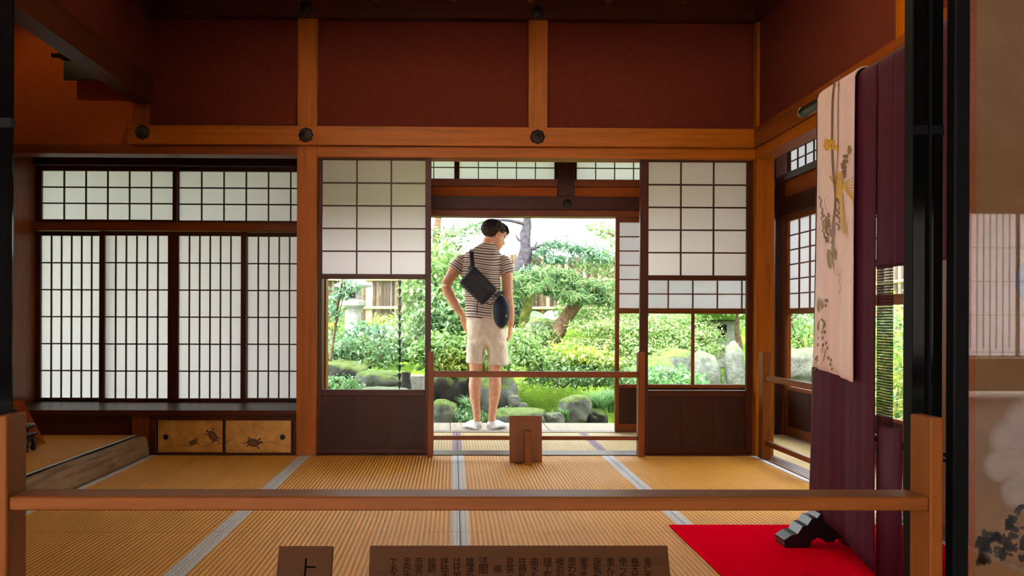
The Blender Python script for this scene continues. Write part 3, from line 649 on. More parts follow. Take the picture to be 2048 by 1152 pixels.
for k in range(26): L.append(em_blob(1660+random.uniform(-9, 10), 290+random.uniform(-10, 9), 4, 2.5, random.uniform(0, 3), 8))
for k in range(8): L.append(em_blob(1677+random.uniform(-4, 4), 298+random.uniform(-6, 6), 3, 2, random.uniform(0, 3), 8))
for k in range(9):  # wing and tail feathers of the bird
    L.append(em_line([(1686, 372), (1697+k*1.2, 362+k*4.6), (1712-abs(k-3)*.8, 356+k*6.5)], 3.5, 1.0))
for k in range(5): L.append(em_line([(1682+k, 385), (1684+k*1.5, 430), (1685+k*3.2, 462+k*4)], 4, 1))
for k in range(7): L.append(em_line([(1681+k*.6, 345+6*k), (1677, 352+6*k), (1674-k*.3, 346+8*k)], 3.5, 1))
L.append(em_blob(1681, 370, 6, 28, .12, 14)); L.append(em_line([(1668, 358), (1661, 352), (1672, 372)], 2.5, 2))
em('bird_embroidery', L, 'gold_thread', .001)
L = []
for k in range(26): L.append(em_blob(1689+random.uniform(-6, 5)+(330-300-k)*.1, 312+k*1.6+random.uniform(-4, 4), 3, 3.6, 0, 8))
for k in range(24): L.append(em_blob(1652+random.uniform(-6, 8)+k*.35, 425+k*2.6+random.uniform(-3, 3), 2.4, 3.4, 0, 8))
for k in range(14): L.append(em_blob(1642+random.uniform(-2, 3)+k*.5, 395+k*6, 1.6, 4, 0, 8))
for k in range(18): L.append(em_blob(1678+random.uniform(-3, 4), 400+k*3.4, 2, 3, 0, 8))
for px, py in ((1653, 601), (1657, 601), (1653, 611), (1645, 664), (1651, 664), (1640, 676), (1647, 676), (1642, 688), (1648, 690), (1653, 686), (1657, 696), (1659, 716), (1664, 720), (1663, 729), (1666, 738), (1638, 690)): L.append(em_blob(px, py, 1.9, 4, 0, 8))
em('grape_embroidery', L, 'brown_thread', .0006)
L = [em_blob(1641, 610, 5, 16, 0, 12, True), em_blob(1643, 650, 6, 13, .2, 12, True), em_blob(1636, 718, 4, 9, .5, 10, True), em_blob(1661, 518, 5, 20, -.1, 14, True), em_blob(1670, 505, 4, 16, -.25, 12, True), em_blob(1655, 450, 3.5, 18, 0, 12, True), em_blob(1701, 300, 4, 10, 0, 10, True),
     em_line([(1646, 690), (1648, 704), (1643, 705), (1648, 695)], 1, 1), em_line([(1652, 698), (1647, 724), (1630, 740)], 1.5, 1), em_line([(1668, 520), (1672, 545), (1680, 550), (1676, 540)], 1, .7), em_line([(1654, 420), (1652, 400), (1660, 392)], 1, .7), em_line([(1684, 540), (1680, 560), (1683, 575), (1679, 590)], .8, .8), em_line([(1700, 440), (1697, 455), (1700, 470)], .8, .8)]
em('leaf_embroidery', L, 'olive_thread', .0008)

# ------------------------------------------------------------------ alcove objects
zp = .127
q0 = G(92, 888, zp); yq = q0.y
pl = tag(empty('wooden_plaque', (0, 0, 0)), 'pale wooden slab with brush writing leaning in the alcove', 'plaque')
A, B, C_, D_ = W(30, 806, yq+.06), W(47, 803, yq-.02), q0, W(78, 891, yq+.08); D_.z = max(D_.z, zp); th = Vector((-.03, .02, .006))
mesh('slab', [D_, C_, C_+th, D_+th, A, B, B+th, A+th], BF, wood('pale_slab', rgb(232, 176, 116), 'z', .6, .2), pl)
nrm = (B-A).cross(C_-B).normalized(); nrm = -nrm if nrm.y > 0 else nrm
random.seed(12)
for t0 in (.12, .3, .5, .7):
    for q in range(3):
        a = random.uniform(.15, .4); L = []
        P = [A.lerp(D_, t0+random.uniform(-.03, .09)).lerp(B.lerp(C_, t0+random.uniform(-.03, .09)), random.uniform(.2, .8))+nrm*.0015 for _ in range(3)]
        vv = []; PP = curve_pts(P, 4); sd = (B-A).normalized()
        for i, p in enumerate(PP): w = .0035*(1-.5*i/len(PP)); vv += [p-sd*w, p+sd*w]
        mesh('brush_stroke', vv, [(2*i, 2*i+1, 2*i+3, 2*i+2) for i in range(len(PP)-1)], 'letter', pl)
bs = G(60, 905, zp); sd_ = tag(empty('display_stand', (bs.x, bs.y+.06, zp)), 'small black carved display stand with curled feet in the alcove', 'display stand')
sx0, sx1 = -.34, W(66, 872, bs.y).x-bs.x-.03
box('top_slab', sx0, sx1, -.06, .06, .078, .096, 'black', sd_, .004); box('apron', sx0+.01, sx1-.012, -.05, .05, .048, .078, 'black', sd_, .003)
for xx in (sx0+.03, sx1-.02):
    for yy in (-.04, .04):
        v, f = tube(curve_pts([(xx, yy, .06), (xx+.006, yy, .03), (xx-.004, yy, .012), (xx+.012, yy, .008)], 4), [.016, .015, .014, .013, .012, .012, .012, .012, .012, .013, .014, .014, .013], 10); mesh('foot', v, f, 'black', sd_, True)
L = [stroke([(sx1-.12+.03*k, .06), (sx1-.11+.03*k, .07), (sx1-.1+.03*k, .058)], -.0605+.01, .005, .003) for k in range(4)]
v, f = join(L); tag(mesh('white_inlay', [(a, -.0512, c) for a, b, c in v], f, 'mop', sd_), kind='stuff')
bz = tag(empty('bronze_vessel', (bs.x-.09, bs.y+.06, zp+.096)), 'dark studded bronze vessel lying on the display stand', 'vessel')
v, f = lathe([(.02, 0), (.03, .004), (.035, .016), (.065, .026), (.08, .04), (.078, .046), (.03, .048), (.0, .048)], 28); mesh('bowl', v, f, plain('dark_bronze', rgb(38, 40, 42), .4, .5, .6, 60, .4, .4), bz, True)
for k in range(24):
    a = 2*math.pi*k/24; v, f = lathe([(.005, -.004), (.005, .003), (.002, .006)], 8, (.075*math.cos(a), .075*math.sin(a), .04)); mesh('stud', v, f, 'brass', bz, True)
# scroll hooks and the warm lamp hidden above the alcove beam
hb = tag(empty('scroll_hanger', (0, 0, 0)), 'dark scroll hanger bar high on the orange alcove wall', 'hanger')
v, f = tube([(-2.43, 5.14, 2.43), (-1.99, 5.14, 2.43)], [.013, .013], 10); mesh('bar', v, f, 'black', hb, True)
box('bar_shadow_board', -2.37, -1.99, 5.16, 5.18, 2.29, 2.425, 'black', hb); box('bracket', -2.4, -2.38, 5.14, D+.03, 2.42, 2.5, 'black', hb); box('bracket', -2.04, -2.02, 5.14, D+.03, 2.42, 2.5, 'black', hb)  # black board added to make the dark shadow below the bar
lp = tag(empty('alcove_lamp', (-2.5, 4.55, 2.84)), 'small warm spotlight hidden above the alcove beam', 'lamp')
v, f = lathe([(.03, -.1), (.034, -.1), (.034, 0), (.015, .0)], 16); mesh('lamp_shade', v, f, 'black', lp, True)
ll = bpy.data.lights.new('alcove_bulb', 'SPOT'); ll.energy = 42; ll.color = (1, .62, .26); ll.spot_size = R(110); ll.spot_blend = .6; ll.shadow_soft_size = .02
lo = bpy.data.objects.new('alcove_bulb', ll); COL.objects.link(lo); lo.parent = lp; lo.location = (0, 0, -.09); lo.rotation_euler = Vector((.25, .72, -.75)).to_track_quat('-Z', 'Y').to_euler()
# ------------------------------------------------------------------ the visitor on the verandah
def ellipsoid(c, r, rot=None, n=16, m=10):
    v, f = [], []; rot = rot or Matrix.Identity(3)
    for i in range(m+1):
        a = math.pi*i/m
        for k in range(n):
            b = 2*math.pi*k/n; v.append(Vector(c)+rot @ Vector((r[0]*math.sin(a)*math.cos(b), r[1]*math.sin(a)*math.sin(b), r[2]*math.cos(a))))
    for i in range(m):
        for k in range(n): f.append((i*n+k, (i+1)*n+k, (i+1)*n+(k+1) % n, i*n+(k+1) % n))
    return v, f
def rings(L, n=24):
    """horizontal elliptical rings (cx, cy, z, a, b) from bottom to top, closed"""
    v, f = [], []
    for cx, cy, z, a, b in L:
        for k in range(n):
            t = 2*math.pi*k/n; c, s = math.cos(t), math.sin(t); e = .82
            v.append(Vector((cx+a*math.copysign(abs(c)**e, c), cy+b*math.copysign(abs(s)**e, s), z)))
    for i in range(len(L)-1):
        for k in range(n): f.append((i*n+k, i*n+(k+1) % n, (i+1)*n+(k+1) % n, (i+1)*n+k))
    f.append(tuple(range(n-1, -1, -1))); e = (len(L)-1)*n; f.append(tuple(range(e, e+n))); return v, f
def remesh(name, parts, vox, sm, mat, parent, wr=0.0, wsc=14):
    v, f = join(parts); o = mesh(name, v, f, None, None)
    md = o.modifiers.new('r', 'REMESH'); md.mode = 'VOXEL'; md.voxel_size = vox; md.use_smooth_shade = True
    ms = o.modifiers.new('s', 'SMOOTH'); ms.factor = .5; ms.iterations = sm
    dg = bpy.context.evaluated_depsgraph_get(); me = bpy.data.meshes.new_from_object(o.evaluated_get(dg)); bpy.data.objects.remove(o)
    if wr:
        for q in me.vertices:
            p = q.co; q.co = p+q.normal*(wr*noise.noise((p.x*wsc, p.y*wsc, p.z*wsc*.8))+wr*.5*noise.noise((p.x*wsc*2.3+5, p.y*wsc*2.3, p.z*wsc*1.4)))
    me.materials.clear(); me.polygons.foreach_set('use_smooth', [True]*len(me.polygons)); me.name = name
    return link(name, me, mat, parent)
sk = N('skin'); sf = sk.noise(sk.coord(), 30, 4, .6); sk.base(sk.ramp(sf, [(.3, rgb(196, 138, 106)), (.7, rgb(222, 168, 134))]), .55, .35); sk.b.inputs['Subsurface Weight'].default_value = .08; sk.b.inputs['Subsurface Radius'].default_value = (.01, .004, .002); MT['skin'] = sk.m
sh = N('striped_jersey'); at = sh.a('ShaderNodeAttribute'); at.attribute_name = 'stripe'
fr = sh.math('FRACT', sh.math('DIVIDE', at.outputs['Fac'], .042)); stc = sh.ramp(fr, [(0, rgb(24, 22, 26)), (.2, rgb(214, 194, 180)), (.52, rgb(40, 36, 40)), (.66, rgb(214, 194, 180))], 'CONSTANT')
sh.base(stc, .85, .2); sh.bump(sh.noise(sh.coord((1, 1, .5)), 16, 3, .5, .8), .5, .02); MT['jersey'] = sh.m
lnn = N('cream_linen'); lf = lnn.noise(lnn.coord((1, 1, .6)), 22, 5, .6, 1.0); lnn.base(lnn.ramp(lf, [(.3, rgb(206, 188, 166)), (.7, rgb(232, 218, 200))]), .85, .2); lnn.bump(lf, .5, .012); MT['linen'] = lnn.m
MT['sock'] = plain('white_sock', rgb(228, 228, 232), .9, .1, 0, 80, .04, .2); MT['bagcloth'] = plain('black_nylon', rgb(26, 25, 28), .6, .4, 0, 150, .2, .2)
MT['navycap'] = plain('navy_twill', rgb(22, 27, 44), .75, .3, 0, 140, .15); MT['tan'] = plain('tan_lining', rgb(184, 150, 116), .8); MT['white'] = plain('white_thread', rgb(235, 235, 235), .7)
hn = N('dark_brown_hair'); hf = hn.noise(hn.coord((60, 60, 12)), 3, 3); hn.base(hn.ramp(hf, [(.3, rgb(28, 18, 14)), (.7, rgb(66, 44, 32))]), .6, .25); MT['hair'] = hn.m
PB = Vector((.27, 7.28, -.109))
man = tag(empty('person', PB), 'young man from behind in striped T-shirt and cream shorts, looking right', 'person')
HC = Vector((.086, .0, 1.673)); HR = Matrix.Rotation(R(28), 3, 'Z') @ Matrix.Rotation(R(20), 3, 'Y')
def hp(x, y, z): return HC+HR @ Vector((x, y, z))
def he(c, r, q=None): return ellipsoid(hp(*c), r, HR @ q if q else HR)
B = []
# trunk (kept inside the clothes), neck
B.append(rings([(.0, .0, .80, .12, .085), (.01, 0, .9, .145, .095), (.0, 0, 1.0, .135, .085), (-.015, 0, 1.12, .132, .085), (-.03, 0, 1.28, .145, .095), (-.03, 0, 1.42, .15, .09), (-.015, 0, 1.48, .12, .07), (.01, 0, 1.54, .062, .06), (.02, 0, 1.6, .055, .06)]))
B.append(tube([(.012, -.012, 1.52), (.03, -.008, 1.6), (.055, .0, 1.665), (.075, .005, 1.72)], [.066, .058, .056, .055], 16))
# legs
def leg(s, hipx, kneex, calfx, ankx):
    return tube([(hipx, .0, .9), (hipx*.95+kneex*.05, .005, .76), (kneex*.7+hipx*.3, .0, .62), (kneex, .005, .53), (kneex, -.005, .48), (calfx, -.022, .385), (calfx*.9+ankx*.1, -.018, .3), (ankx*.6+calfx*.4, -.008, .2), (ankx, 0, .11), (ankx, 0, .05)],
                None, 18, [(.088, .085), (.085, .082), (.068, .066), (.058, .056), (.054, .052), (.057, .053), (.05, .047), (.039, .036), (.033, .031), (.034, .032)], up=(0, 1, 0))
B.append(leg(-1, -.07, -.074, -.083, -.062)); B.append(leg(1, .105, .092, .092, .066))
def foot_(ax, tx, ty): return tube([(ax-(tx-ax)*.16, -.04, .034), (ax, .0, .045), (ax+(tx-ax)*.4, ty*.4, .042), (ax+(tx-ax)*.75, ty*.75, .027), (tx, ty, .017)], None, 14, [(.024, .026), (.036, .034), (.032, .038), (.024, .042), (.013, .026)], up=(0, 0, 1))
B.append(foot_(-.062, -.155, .2)); B.append(foot_(.066, .185, .19))
# arms
B.append(tube([(-.13, 0, 1.45), (-.19, -.01, 1.44), (-.27, -.025, 1.36), (-.338, -.045, 1.245)], [.054, .055, .05, .043], 14))
B.append(tube([(-.338, -.045, 1.25), (-.315, -.02, 1.19), (-.25, .03, 1.075), (-.18, .085, .97)], [.043, .046, .038, .027], 14))
B.append(tube([(.1, 0, 1.445), (.168, -.01, 1.43), (.192, -.02, 1.32), (.196, -.03, 1.15)], [.052, .054, .05, .043], 14))
B.append(tube([(.196, -.03, 1.16), (.205, -.02, 1.1), (.222, .015, 1.0), (.23, .035, .905)], [.043, .045, .037, .026], 14))
def hand(wr, a, side, fwd, curl):
    """a: towards the fingertips, side: direction the fingers curl to, fwd: thumb side"""
    a, side, fwd = Vector(a).normalized(), Vector(side).normalized(), Vector(fwd).normalized(); wr = Vector(wr); L = []
    L.append(tube([wr-a*.02, wr+a*.02, wr+a*.06, wr+a*.092], None, 14, [(.024, .018), (.034, .017), (.04, .016), (.038, .013)], up=fwd))
    for k, (off, ln) in enumerate(((.029, .9), (.0105, 1.0), (-.0085, .95), (-.027, .76))):
        p = wr+a*.085+fwd*off; P = [p-a*.02, p]; ang = 0
        for seg, c in zip((.042, .026, .022), curl):
            ang += c; p = p+(a*math.cos(ang)+side*math.sin(ang))*(seg*ln); P.append(p)
        L.append(tube(P, [.0095, .0095, .009, .0082, .007], 10))
    p = wr+a*.03+fwd*.03; d1 = (a*.6+fwd*.55+side*.35).normalized(); d2 = (a*.85+fwd*.15+side*.5).normalized()
    L.append(tube([p-fwd*.02, p+d1*.02, p+d1*.045, p+d1*.045+d2*.03], [.013, .0125, .0105, .008], 10)); return L
B += hand((.23, .035, .905), (-.08, .1, -1), (-1, .1, 0), (.35, 1, .1), (.25, .6, .6))
B += hand((-.18, .085, .97), (.35, .35, -.9), (.3, -1, 0), (1, .2, .3), (.2, .3, .3))
# head
B += [he((-.014, 0, .03), (.098, .076, .088)), he((.03, 0, -.025), (.062, .062, .085)), he((.05, 0, -.07), (.042, .042, .036)), he((.066, 0, -.092), (.024, .026, .02)), he((.078, 0, .022), (.02, .05, .016)), he((.06, 0, .05), (.036, .06, .04)),
      he((.089, 0, -.058), (.014, .022, .008)), he((.088, 0, -.07), (.013, .019, .007)), he((.062, .034, -.02), (.026, .02, .022)), he((.062, -.034, -.02), (.026, .02, .022)),
      tube([hp(.086, 0, .015), hp(.102, 0, -.012), hp(.113, 0, -.03), hp(.098, 0, -.04)], [.007, .009, .0115, .009], 10), he((.098, .011, -.036), (.01, .007, .007)), he((.098, -.011, -.036), (.01, .007, .007))]
for s in (-1, 1):
    q = Matrix.Rotation(R(12)*s, 3, 'Z')
    B += [he((-.012, s*.079, -.008), (.02, .008, .033), q), he((-.004, s*.074, -.012), (.014, .008, .022), q)]
body = remesh('body', B, .0052, 3, 'skin', man)
for s in (-1, 1):
    v, f = he((.075, s*.031, .0), (.0105, .011, .007)); mesh('eye', v, f, plain('eye', rgb(60, 48, 42), .2), man, True)
    P = [hp(.09-.012*abs(t), s*(.03+.02*t), .02+.003*(1-abs(t))) for t in (-1, -.3, .4, 1)]; v, f = tube(P, [.003, .0048, .0045, .002], 8); mesh('eyebrow', v, f, 'hair', man, True)
    v, f = join([tube(curve_pts([hp(.004, s*.083, -.03), hp(-.02, s*.088, -.026), hp(-.032, s*.09, .0), hp(-.022, s*.089, .022), hp(-.002, s*.085, .022), hp(.004, s*.082, .008)], 3), [.005]*16, 8)]); mesh('ear_rim', v, f, 'skin', man, True)
# hair: cap shell plus locks swept from the crown
random.seed(3); HL = [he((-.022, 0, .036), (.1, .08, .088)), he((-.05, 0, .01), (.05, .062, .05))]
def skull(th, ph, k):                  # th from the crown, ph around
    cr_ = Vector((-.03, 0, .045)); dv = Vector((math.sin(th)*math.cos(ph), math.sin(th)*math.sin(ph), math.cos(th)))
    dv = Matrix.Rotation(R(-18), 3, 'Y') @ dv; return hp(cr_.x+dv.x*.108*k, dv.y*.087*k, cr_.z+dv.z*.087*k)
for i in range(760):
    ph = random.uniform(0, 2*math.pi); front = math.cos(ph)
    lim = 1.6 if front > .55 else (1.55 if front > -.1 else 2.8); t0 = random.uniform(0, lim*.7); ln = random.uniform(.45, .8)
    P = [skull(t0+ln*q/4, ph+.12*q*math.sin(i), (.97+.05*random.random()+.03*math.sin(q*.8))*(1-.11*max(0, t0+ln*q/4-1.7))) for q in range(5)]
    if t0+ln > lim+.25: continue
    HL.append(tube(P, [.0025, .0055, .006, .005, .001], 6))
for i in range(26):                    # fringe falling over the brow
    y = -.06+.12*i/25; P = [hp(.01, y*.8, .122), hp(.055, y, .106), hp(.083, y*1.05, .074), hp(.094, y*1.1+.004*math.sin(i*3), .036+.016*random.random())]
    HL.append(tube(P, [.005, .0065, .006, .002], 6))
v, f = join(HL); o = mesh('hair', v, f, 'hair', man, True)
# clothes
S = [rings([(-.005, 0, .955, .163, .118), (-.003, 0, .985, .166, .12), (-.005, 0, 1.08, .158, .112), (-.02, 0, 1.2, .157, .112), (-.032, 0, 1.32, .166, .117), (-.032, 0, 1.42, .178, .115), (-.026, 0, 1.49, .178, .1), (-.012, -.004, 1.535, .15, .088), (.0, -.006, 1.565, .105, .08), (.015, -.01, 1.59, .078, .072), (.022, -.01, 1.608, .062, .064)])]
la = [(-.12, 0, 1.475), (-.195, -.008, 1.455), (-.245, -.015, 1.4), (-.262, -.018, 1.37)]; ra = [(.09, 0, 1.47), (.162, -.008, 1.45), (.188, -.014, 1.4), (.194, -.016, 1.352)]
S.append(tube(la, [.05, .064, .066, .066], 18)); S.append(tube(ra, [.05, .064, .066, .067], 18))
shirt = remesh('t_shirt', S, .007, 9, 'jersey', man, .006, 11)
me = shirt.data; co = np.empty(len(me.vertices)*3, np.float32); me.vertices.foreach_get('co', co); co = co.reshape(-1, 3)
def sleeve_coord(P0, P1):
    a = np.array(P0); d_ = np.array(P1)-a; L_ = np.linalg.norm(d_); d_ /= L_; return (co-a) @ d_
val = co[:, 2]+.012*np.sin(co[:, 0]*14+.6)+.006*np.sin(co[:, 2]*23+co[:, 0]*9)
for A_, B_, sgn, x0 in ((la[1], la[3], -1, -.198), (ra[1], ra[3], 1, .146)):
    t = sleeve_coord(A_, B_); mk = (co[:, 0]*sgn > x0*sgn) & (co[:, 2] > 1.28); val = np.where(mk, 1.47-t, val)
at_ = me.attributes.new('stripe', 'FLOAT', 'POINT'); at_.data.foreach_set('value', val.astype(np.float32))
v, f = tube([(.02+.06*math.cos(2*math.pi*k/20), -.01+.062*math.sin(2*math.pi*k/20), 1.604+.006*math.cos(2*math.pi*k/20)) for k in range(21)], [.0055]*21, 8); mesh('neck_band', v, f, plain('cream_rib', rgb(206, 186, 168), .85), man, True)
P_ = [rings([(.02, 0, .70, .02, .03), (.022, .0, .74, .165, .105), (.018, -.004, .82, .172, .125), (.012, -.004, .9, .166, .125), (.004, 0, .985, .155, .113)]),
      rings([(-.083, 0, .578, .07, .088), (-.083, 0, .6, .071, .09), (-.078, 0, .68, .077, .098), (-.068, 0, .76, .083, .108)]), rings([(.117, 0, .562, .088, .092), (.117, 0, .58, .089, .094), (.11, 0, .68, .088, .102), (.102, 0, .76, .088, .11)])]
remesh('shorts', P_, .007, 2, 'linen', man, .009, 13)
for a_, b_, d_ in ((-.062, -.155, .2), (.066, .185, .19)):
    v1 = tube([(a_-(b_-a_)*.2, -.044, .032), (a_, .0, .046), (a_+(b_-a_)*.4, d_*.4, .043), (a_+(b_-a_)*.75, d_*.75, .028), (a_+(b_-a_)*1.05, d_*1.05, .018)], None, 14, [(.026, .029), (.042, .04), (.037, .043), (.027, .047), (.014, .03)], up=(0, 0, 1))
    v2 = tube([(a_, -.004, .03), (a_, -.004, .075)], [.042, .041], 14); v1 = ([Vector((p.x, p.y, max(p.z, .001))) for p in v1[0]], v1[1])
    remesh('sock', [v1, v2], .006, 3, 'sock', man)
# ------------------------------------------------------------------ sling bag and cap
bag = tag(empty('sling_bag', PB+Vector((-.06, -.168, 1.238))), 'black sling bag worn across the man\'s back', 'bag')
bq = empty('', (0, 0, 0)) if False else None
def rbox(name, hx_, hy_, hz_, bev, mat, parent, rot, off=(0, 0, 0), tap=1.0):
    bm = bmesh.new(); bmesh.ops.create_cube(bm, size=2)
    for q in bm.verts:
        q.co = Vector((q.co.x*hx_*(tap if q.co.y < 0 else 1), q.co.y*hy_, q.co.z*hz_*(tap if q.co.y < 0 else 1)))
    bmesh.ops.bevel(bm, geom=bm.edges[:], offset=bev, segments=3, affect='EDGES', profile=.6)
    me = bpy.data.meshes.new(name); bm.to_mesh(me); bm.free(); me.transform(Matrix.Translation(off)); me.transform(Matrix.Rotation(rot, 4, 'Y'))
    me.polygons.foreach_set('use_smooth', [True]*len(me.polygons)); return link(name, me, mat, parent)
rb = R(44)                             # long side runs down to the right
rbox('pouch', .145, .042, .1, .03, 'bagcloth', bag, rb, tap=.94); rbox('front_pocket', .122, .012, .074, .01, 'bagcloth', bag, rb, (-.008, -.044, -.012))
rbox('zip', .11, .004, .0035, .002, 'black', bag, rb, (0, -.056, .035)); rbox('zip', .105, .003, .003, .0015, 'black', bag, rb, (0, -.043, .064))
rbox('buckle', .02, .01, .018, .005, 'black', bag, rb, (.158, .0, .03)); rbox('buckle', .018, .01, .02, .005, 'black', bag, rb, (-.15, .0, .06))
def ribbon(name, pts, w, mat, parent, nrm=(0, -1, 0)):
    P = curve_pts(pts, 5); v, f = [], []; nn = Vector(nrm)
    for i, p in enumerate(P):
        t = (P[min(i+1, len(P)-1)]-P[max(0, i-1)]).normalized(); s = t.cross(nn).normalized()*w/2; v += [p-s, p+s]
    f = [(2*i, 2*i+1, 2*i+3, 2*i+2) for i in range(len(P)-1)]; o = mesh(name, v, f, mat, parent, True); md = o.modifiers.new('t', 'SOLIDIFY'); md.thickness = .003; return o
ribbon('strap', [(-.046, .02, .15), (-.052, .04, .22), (-.056, .066, .28), (-.054, .13, .315), (-.045, .2, .29), (-.03, .26, .2)], .036, 'bagcloth', bag, (0, -1, .3))
ribbon('strap', [(.125, .0, -.1), (.17, .03, -.07), (.215, .09, -.05), (.235, .16, -.03)], .03, 'bagcloth', bag, (.5, -1, 0))
ribbon('strap_tail', [(-.005, -.01, -.145), (-.012, -.005, -.18), (-.006, -.005, -.21), (-.012, .0, -.235)], .007, 'bagcloth', bag)
ribbon('strap_tail', [(.07, -.01, -.14), (.1, -.02, -.16), (.13, -.02, -.14)], .007, 'bagcloth', bag)
cap = tag(empty('baseball_cap', PB+Vector((.135, -.165, 1.02))), 'navy baseball cap hanging at the man\'s right hip', 'cap')
v, f = [], []; n, m = 24, 8
for i in range(m+1):
    a = math.pi/2*i/m
    for k in range(n):
        t = 2*math.pi*k/n; v.append((.071*math.cos(a)**.75*math.cos(t), -.085*math.sin(a), .138*math.cos(a)**.75*math.sin(t)))
for i in range(m):
    for k in range(n): f.append((i*n+k, i*n+(k+1) % n, (i+1)*n+(k+1) % n, (i+1)*n+k))
mesh('crown', v, f, 'navycap', cap, True)
for k in range(3):
    t = math.pi*k/3+.5; P = [(.072*math.cos(a)**.75*math.cos(t)*s, -.087*math.sin(a), .139*math.cos(a)**.75*math.sin(t)*s) for s, a in ((1, .02), (1, .5), (1, 1.0), (1, 1.5), (-1, 1.0), (-1, .5), (-1, .02))]
    v, f = tube(P, [.0016]*7, 6); mesh('seam', v, f, 'navycap', cap, True)
v, f = [], []                          # curved brim, tan underneath, peeking out at the lower left
for i in range(13):
    t = R(168+11*i)
    for q in (0.0, .5, 1.0): v.append(((.066+.017*q*(.6+.4*math.sin(R(15*i))))*math.cos(t), .004+.02*q*q, (.134+.02*q*(.6+.4*math.sin(R(15*i))))*math.sin(t)))
for i in range(12):
    for q in range(2): f.append((i*3+q, i*3+q+1, (i+1)*3+q+1, (i+1)*3+q))
o = mesh('brim', v, f, 'tan', cap, True); md = o.modifiers.new('t', 'SOLIDIFY'); md.thickness = .004
v, f = join([ink_disc('', .034, -.0765, -.03, .009, .014, None, None, .3, 3), ink_disc('', .04, -.074, -.042, .006, .008, None, None, .2, 4)]); mesh('emblem', v, f, 'white', cap)
v, f = tube([(-.02, -.02, .135), (0, .01, .16), (.02, .02, .175)], [.004]*3, 8); mesh('clip', v, f, 'black', cap, True)
# ------------------------------------------------------------------ garden
RNG = np.random.default_rng(7)
def fastmesh(name, V, F, mat, parent=None):
    """V (n,3) array, F (m,k) int array, one polygon size"""
    me = bpy.data.meshes.new(name); m, k = F.shape
    me.vertices.add(len(V)); me.vertices.foreach_set('co', V.astype(np.float32).ravel())
    me.loops.add(m*k); me.loops.foreach_set('vertex_index', F.astype(np.int32).ravel())
    me.polygons.add(m); me.polygons.foreach_set('loop_start', (np.arange(m)*k).astype(np.int32)); me.polygons.foreach_set('loop_total', np.full(m, k, np.int32))
    me.update(calc_edges=True); me.validate(); return link(name, me, mat, parent)
def leafmat(name, cols, tr=.4, rough=.32):
    n = N(name); g = n.a('ShaderNodeNewGeometry'); k = len(cols)
    c = n.ramp(g.outputs['Random Per Island'], [(i/(k-1), sc(col, .74)) for i, col in enumerate(cols)])
    n.base(c, rough, .6); t = n.a('ShaderNodeBsdfTranslucent'); n.k(n.mix(.3, c, (.5, .72, .22), 'MIX'), t.inputs[0]); x = n.a('ShaderNodeMixShader'); x.inputs[0].default_value = tr
    n.k(n.b.outputs[0], x.inputs[1]); n.k(t.outputs[0], x.inputs[2]); n.k(x.outputs[0], n.out.inputs[0]); return n.m
LM = {  # palest tones paint bright glints onto random leaves
 'bright': leafmat('leaf_bright', [rgb(70, 118, 58), rgb(110, 158, 84), rgb(150, 190, 110), rgb(206, 226, 176)]),
 'mid': leafmat('leaf_mid', [rgb(40, 84, 50), rgb(72, 122, 76), rgb(116, 160, 106), rgb(190, 214, 176)]),
 'blue': leafmat('leaf_bluegreen', [rgb(44, 96, 80), rgb(80, 140, 116), rgb(130, 178, 150), rgb(208, 228, 214)]),
 'yellow': leafmat('leaf_yellow', [rgb(104, 150, 52), rgb(156, 188, 66), rgb(208, 212, 84), rgb(232, 236, 180)]),
 'maple': leafmat('leaf_maple', [rgb(92, 144, 82), rgb(142, 184, 110), rgb(190, 210, 140), rgb(228, 220, 170)]),
 'pine': leafmat('needle_pine', [rgb(66, 118, 84), rgb(104, 158, 110), rgb(150, 190, 130), rgb(206, 220, 160)], .3),
 'dark': leafmat('leaf_dark', [rgb(26, 62, 34), rgb(44, 86, 46), rgb(66, 112, 60)]),
 'fern': leafmat('leaf_fern', [rgb(70, 140, 80), rgb(110, 180, 110), rgb(160, 208, 146), rgb(214, 236, 200)]),
}
def dirs(n):
    d = RNG.normal(size=(n, 3)); return d/np.linalg.norm(d, axis=1, keepdims=True)
def leaves(C, size, ln=1.0, wd=.45, up=.5, var=.45, outdir=None):
    """diamond leaves (2 triangles folded along the midrib) at points C"""
    n = len(C); s = size*(1+var*(RNG.random(n)*2-1))[:, None]
    nr = dirs(n)+np.array([0, 0, up])+(outdir*.5 if outdir is not None else 0); nr /= np.linalg.norm(nr, axis=1, keepdims=True)
    t = np.cross(nr, dirs(n)); t /= np.linalg.norm(t, axis=1, keepdims=True)+1e-9; b = np.cross(nr, t)
    V = np.empty((n, 4, 3)); V[:, 0] = C-t*s*ln*.5; V[:, 1] = C+b*s*wd*.5+nr*s*.08; V[:, 2] = C+t*s*ln*.5-nr*s*.1; V[:, 3] = C-b*s*wd*.5+nr*s*.08
    i = np.arange(n)*4; F = np.stack([np.stack([i, i+1, i+2], 1), np.stack([i, i+2, i+3], 1)], 1).reshape(-1, 3)
    return V.reshape(-1, 3), F
def blobpts(blobs, n, shell=.55):
    w = np.array([b[3]*b[4]+b[4]*b[5]+b[3]*b[5] for b in blobs]); w = w/w.sum(); out, od = [], []
    for b, k in zip(blobs, RNG.multinomial(n, w)):
        d = dirs(k); r = (shell+(1-shell)*RNG.random(k))[:, None]*(1+.18*np.sin(d[:, :1]*7+d[:, 1:2]*5+b[0]*9)*1.0)
        out.append(np.array(b[:3])+d*r*np.array(b[3:6])); od.append(d)
    return np.concatenate(out), np.concatenate(od)
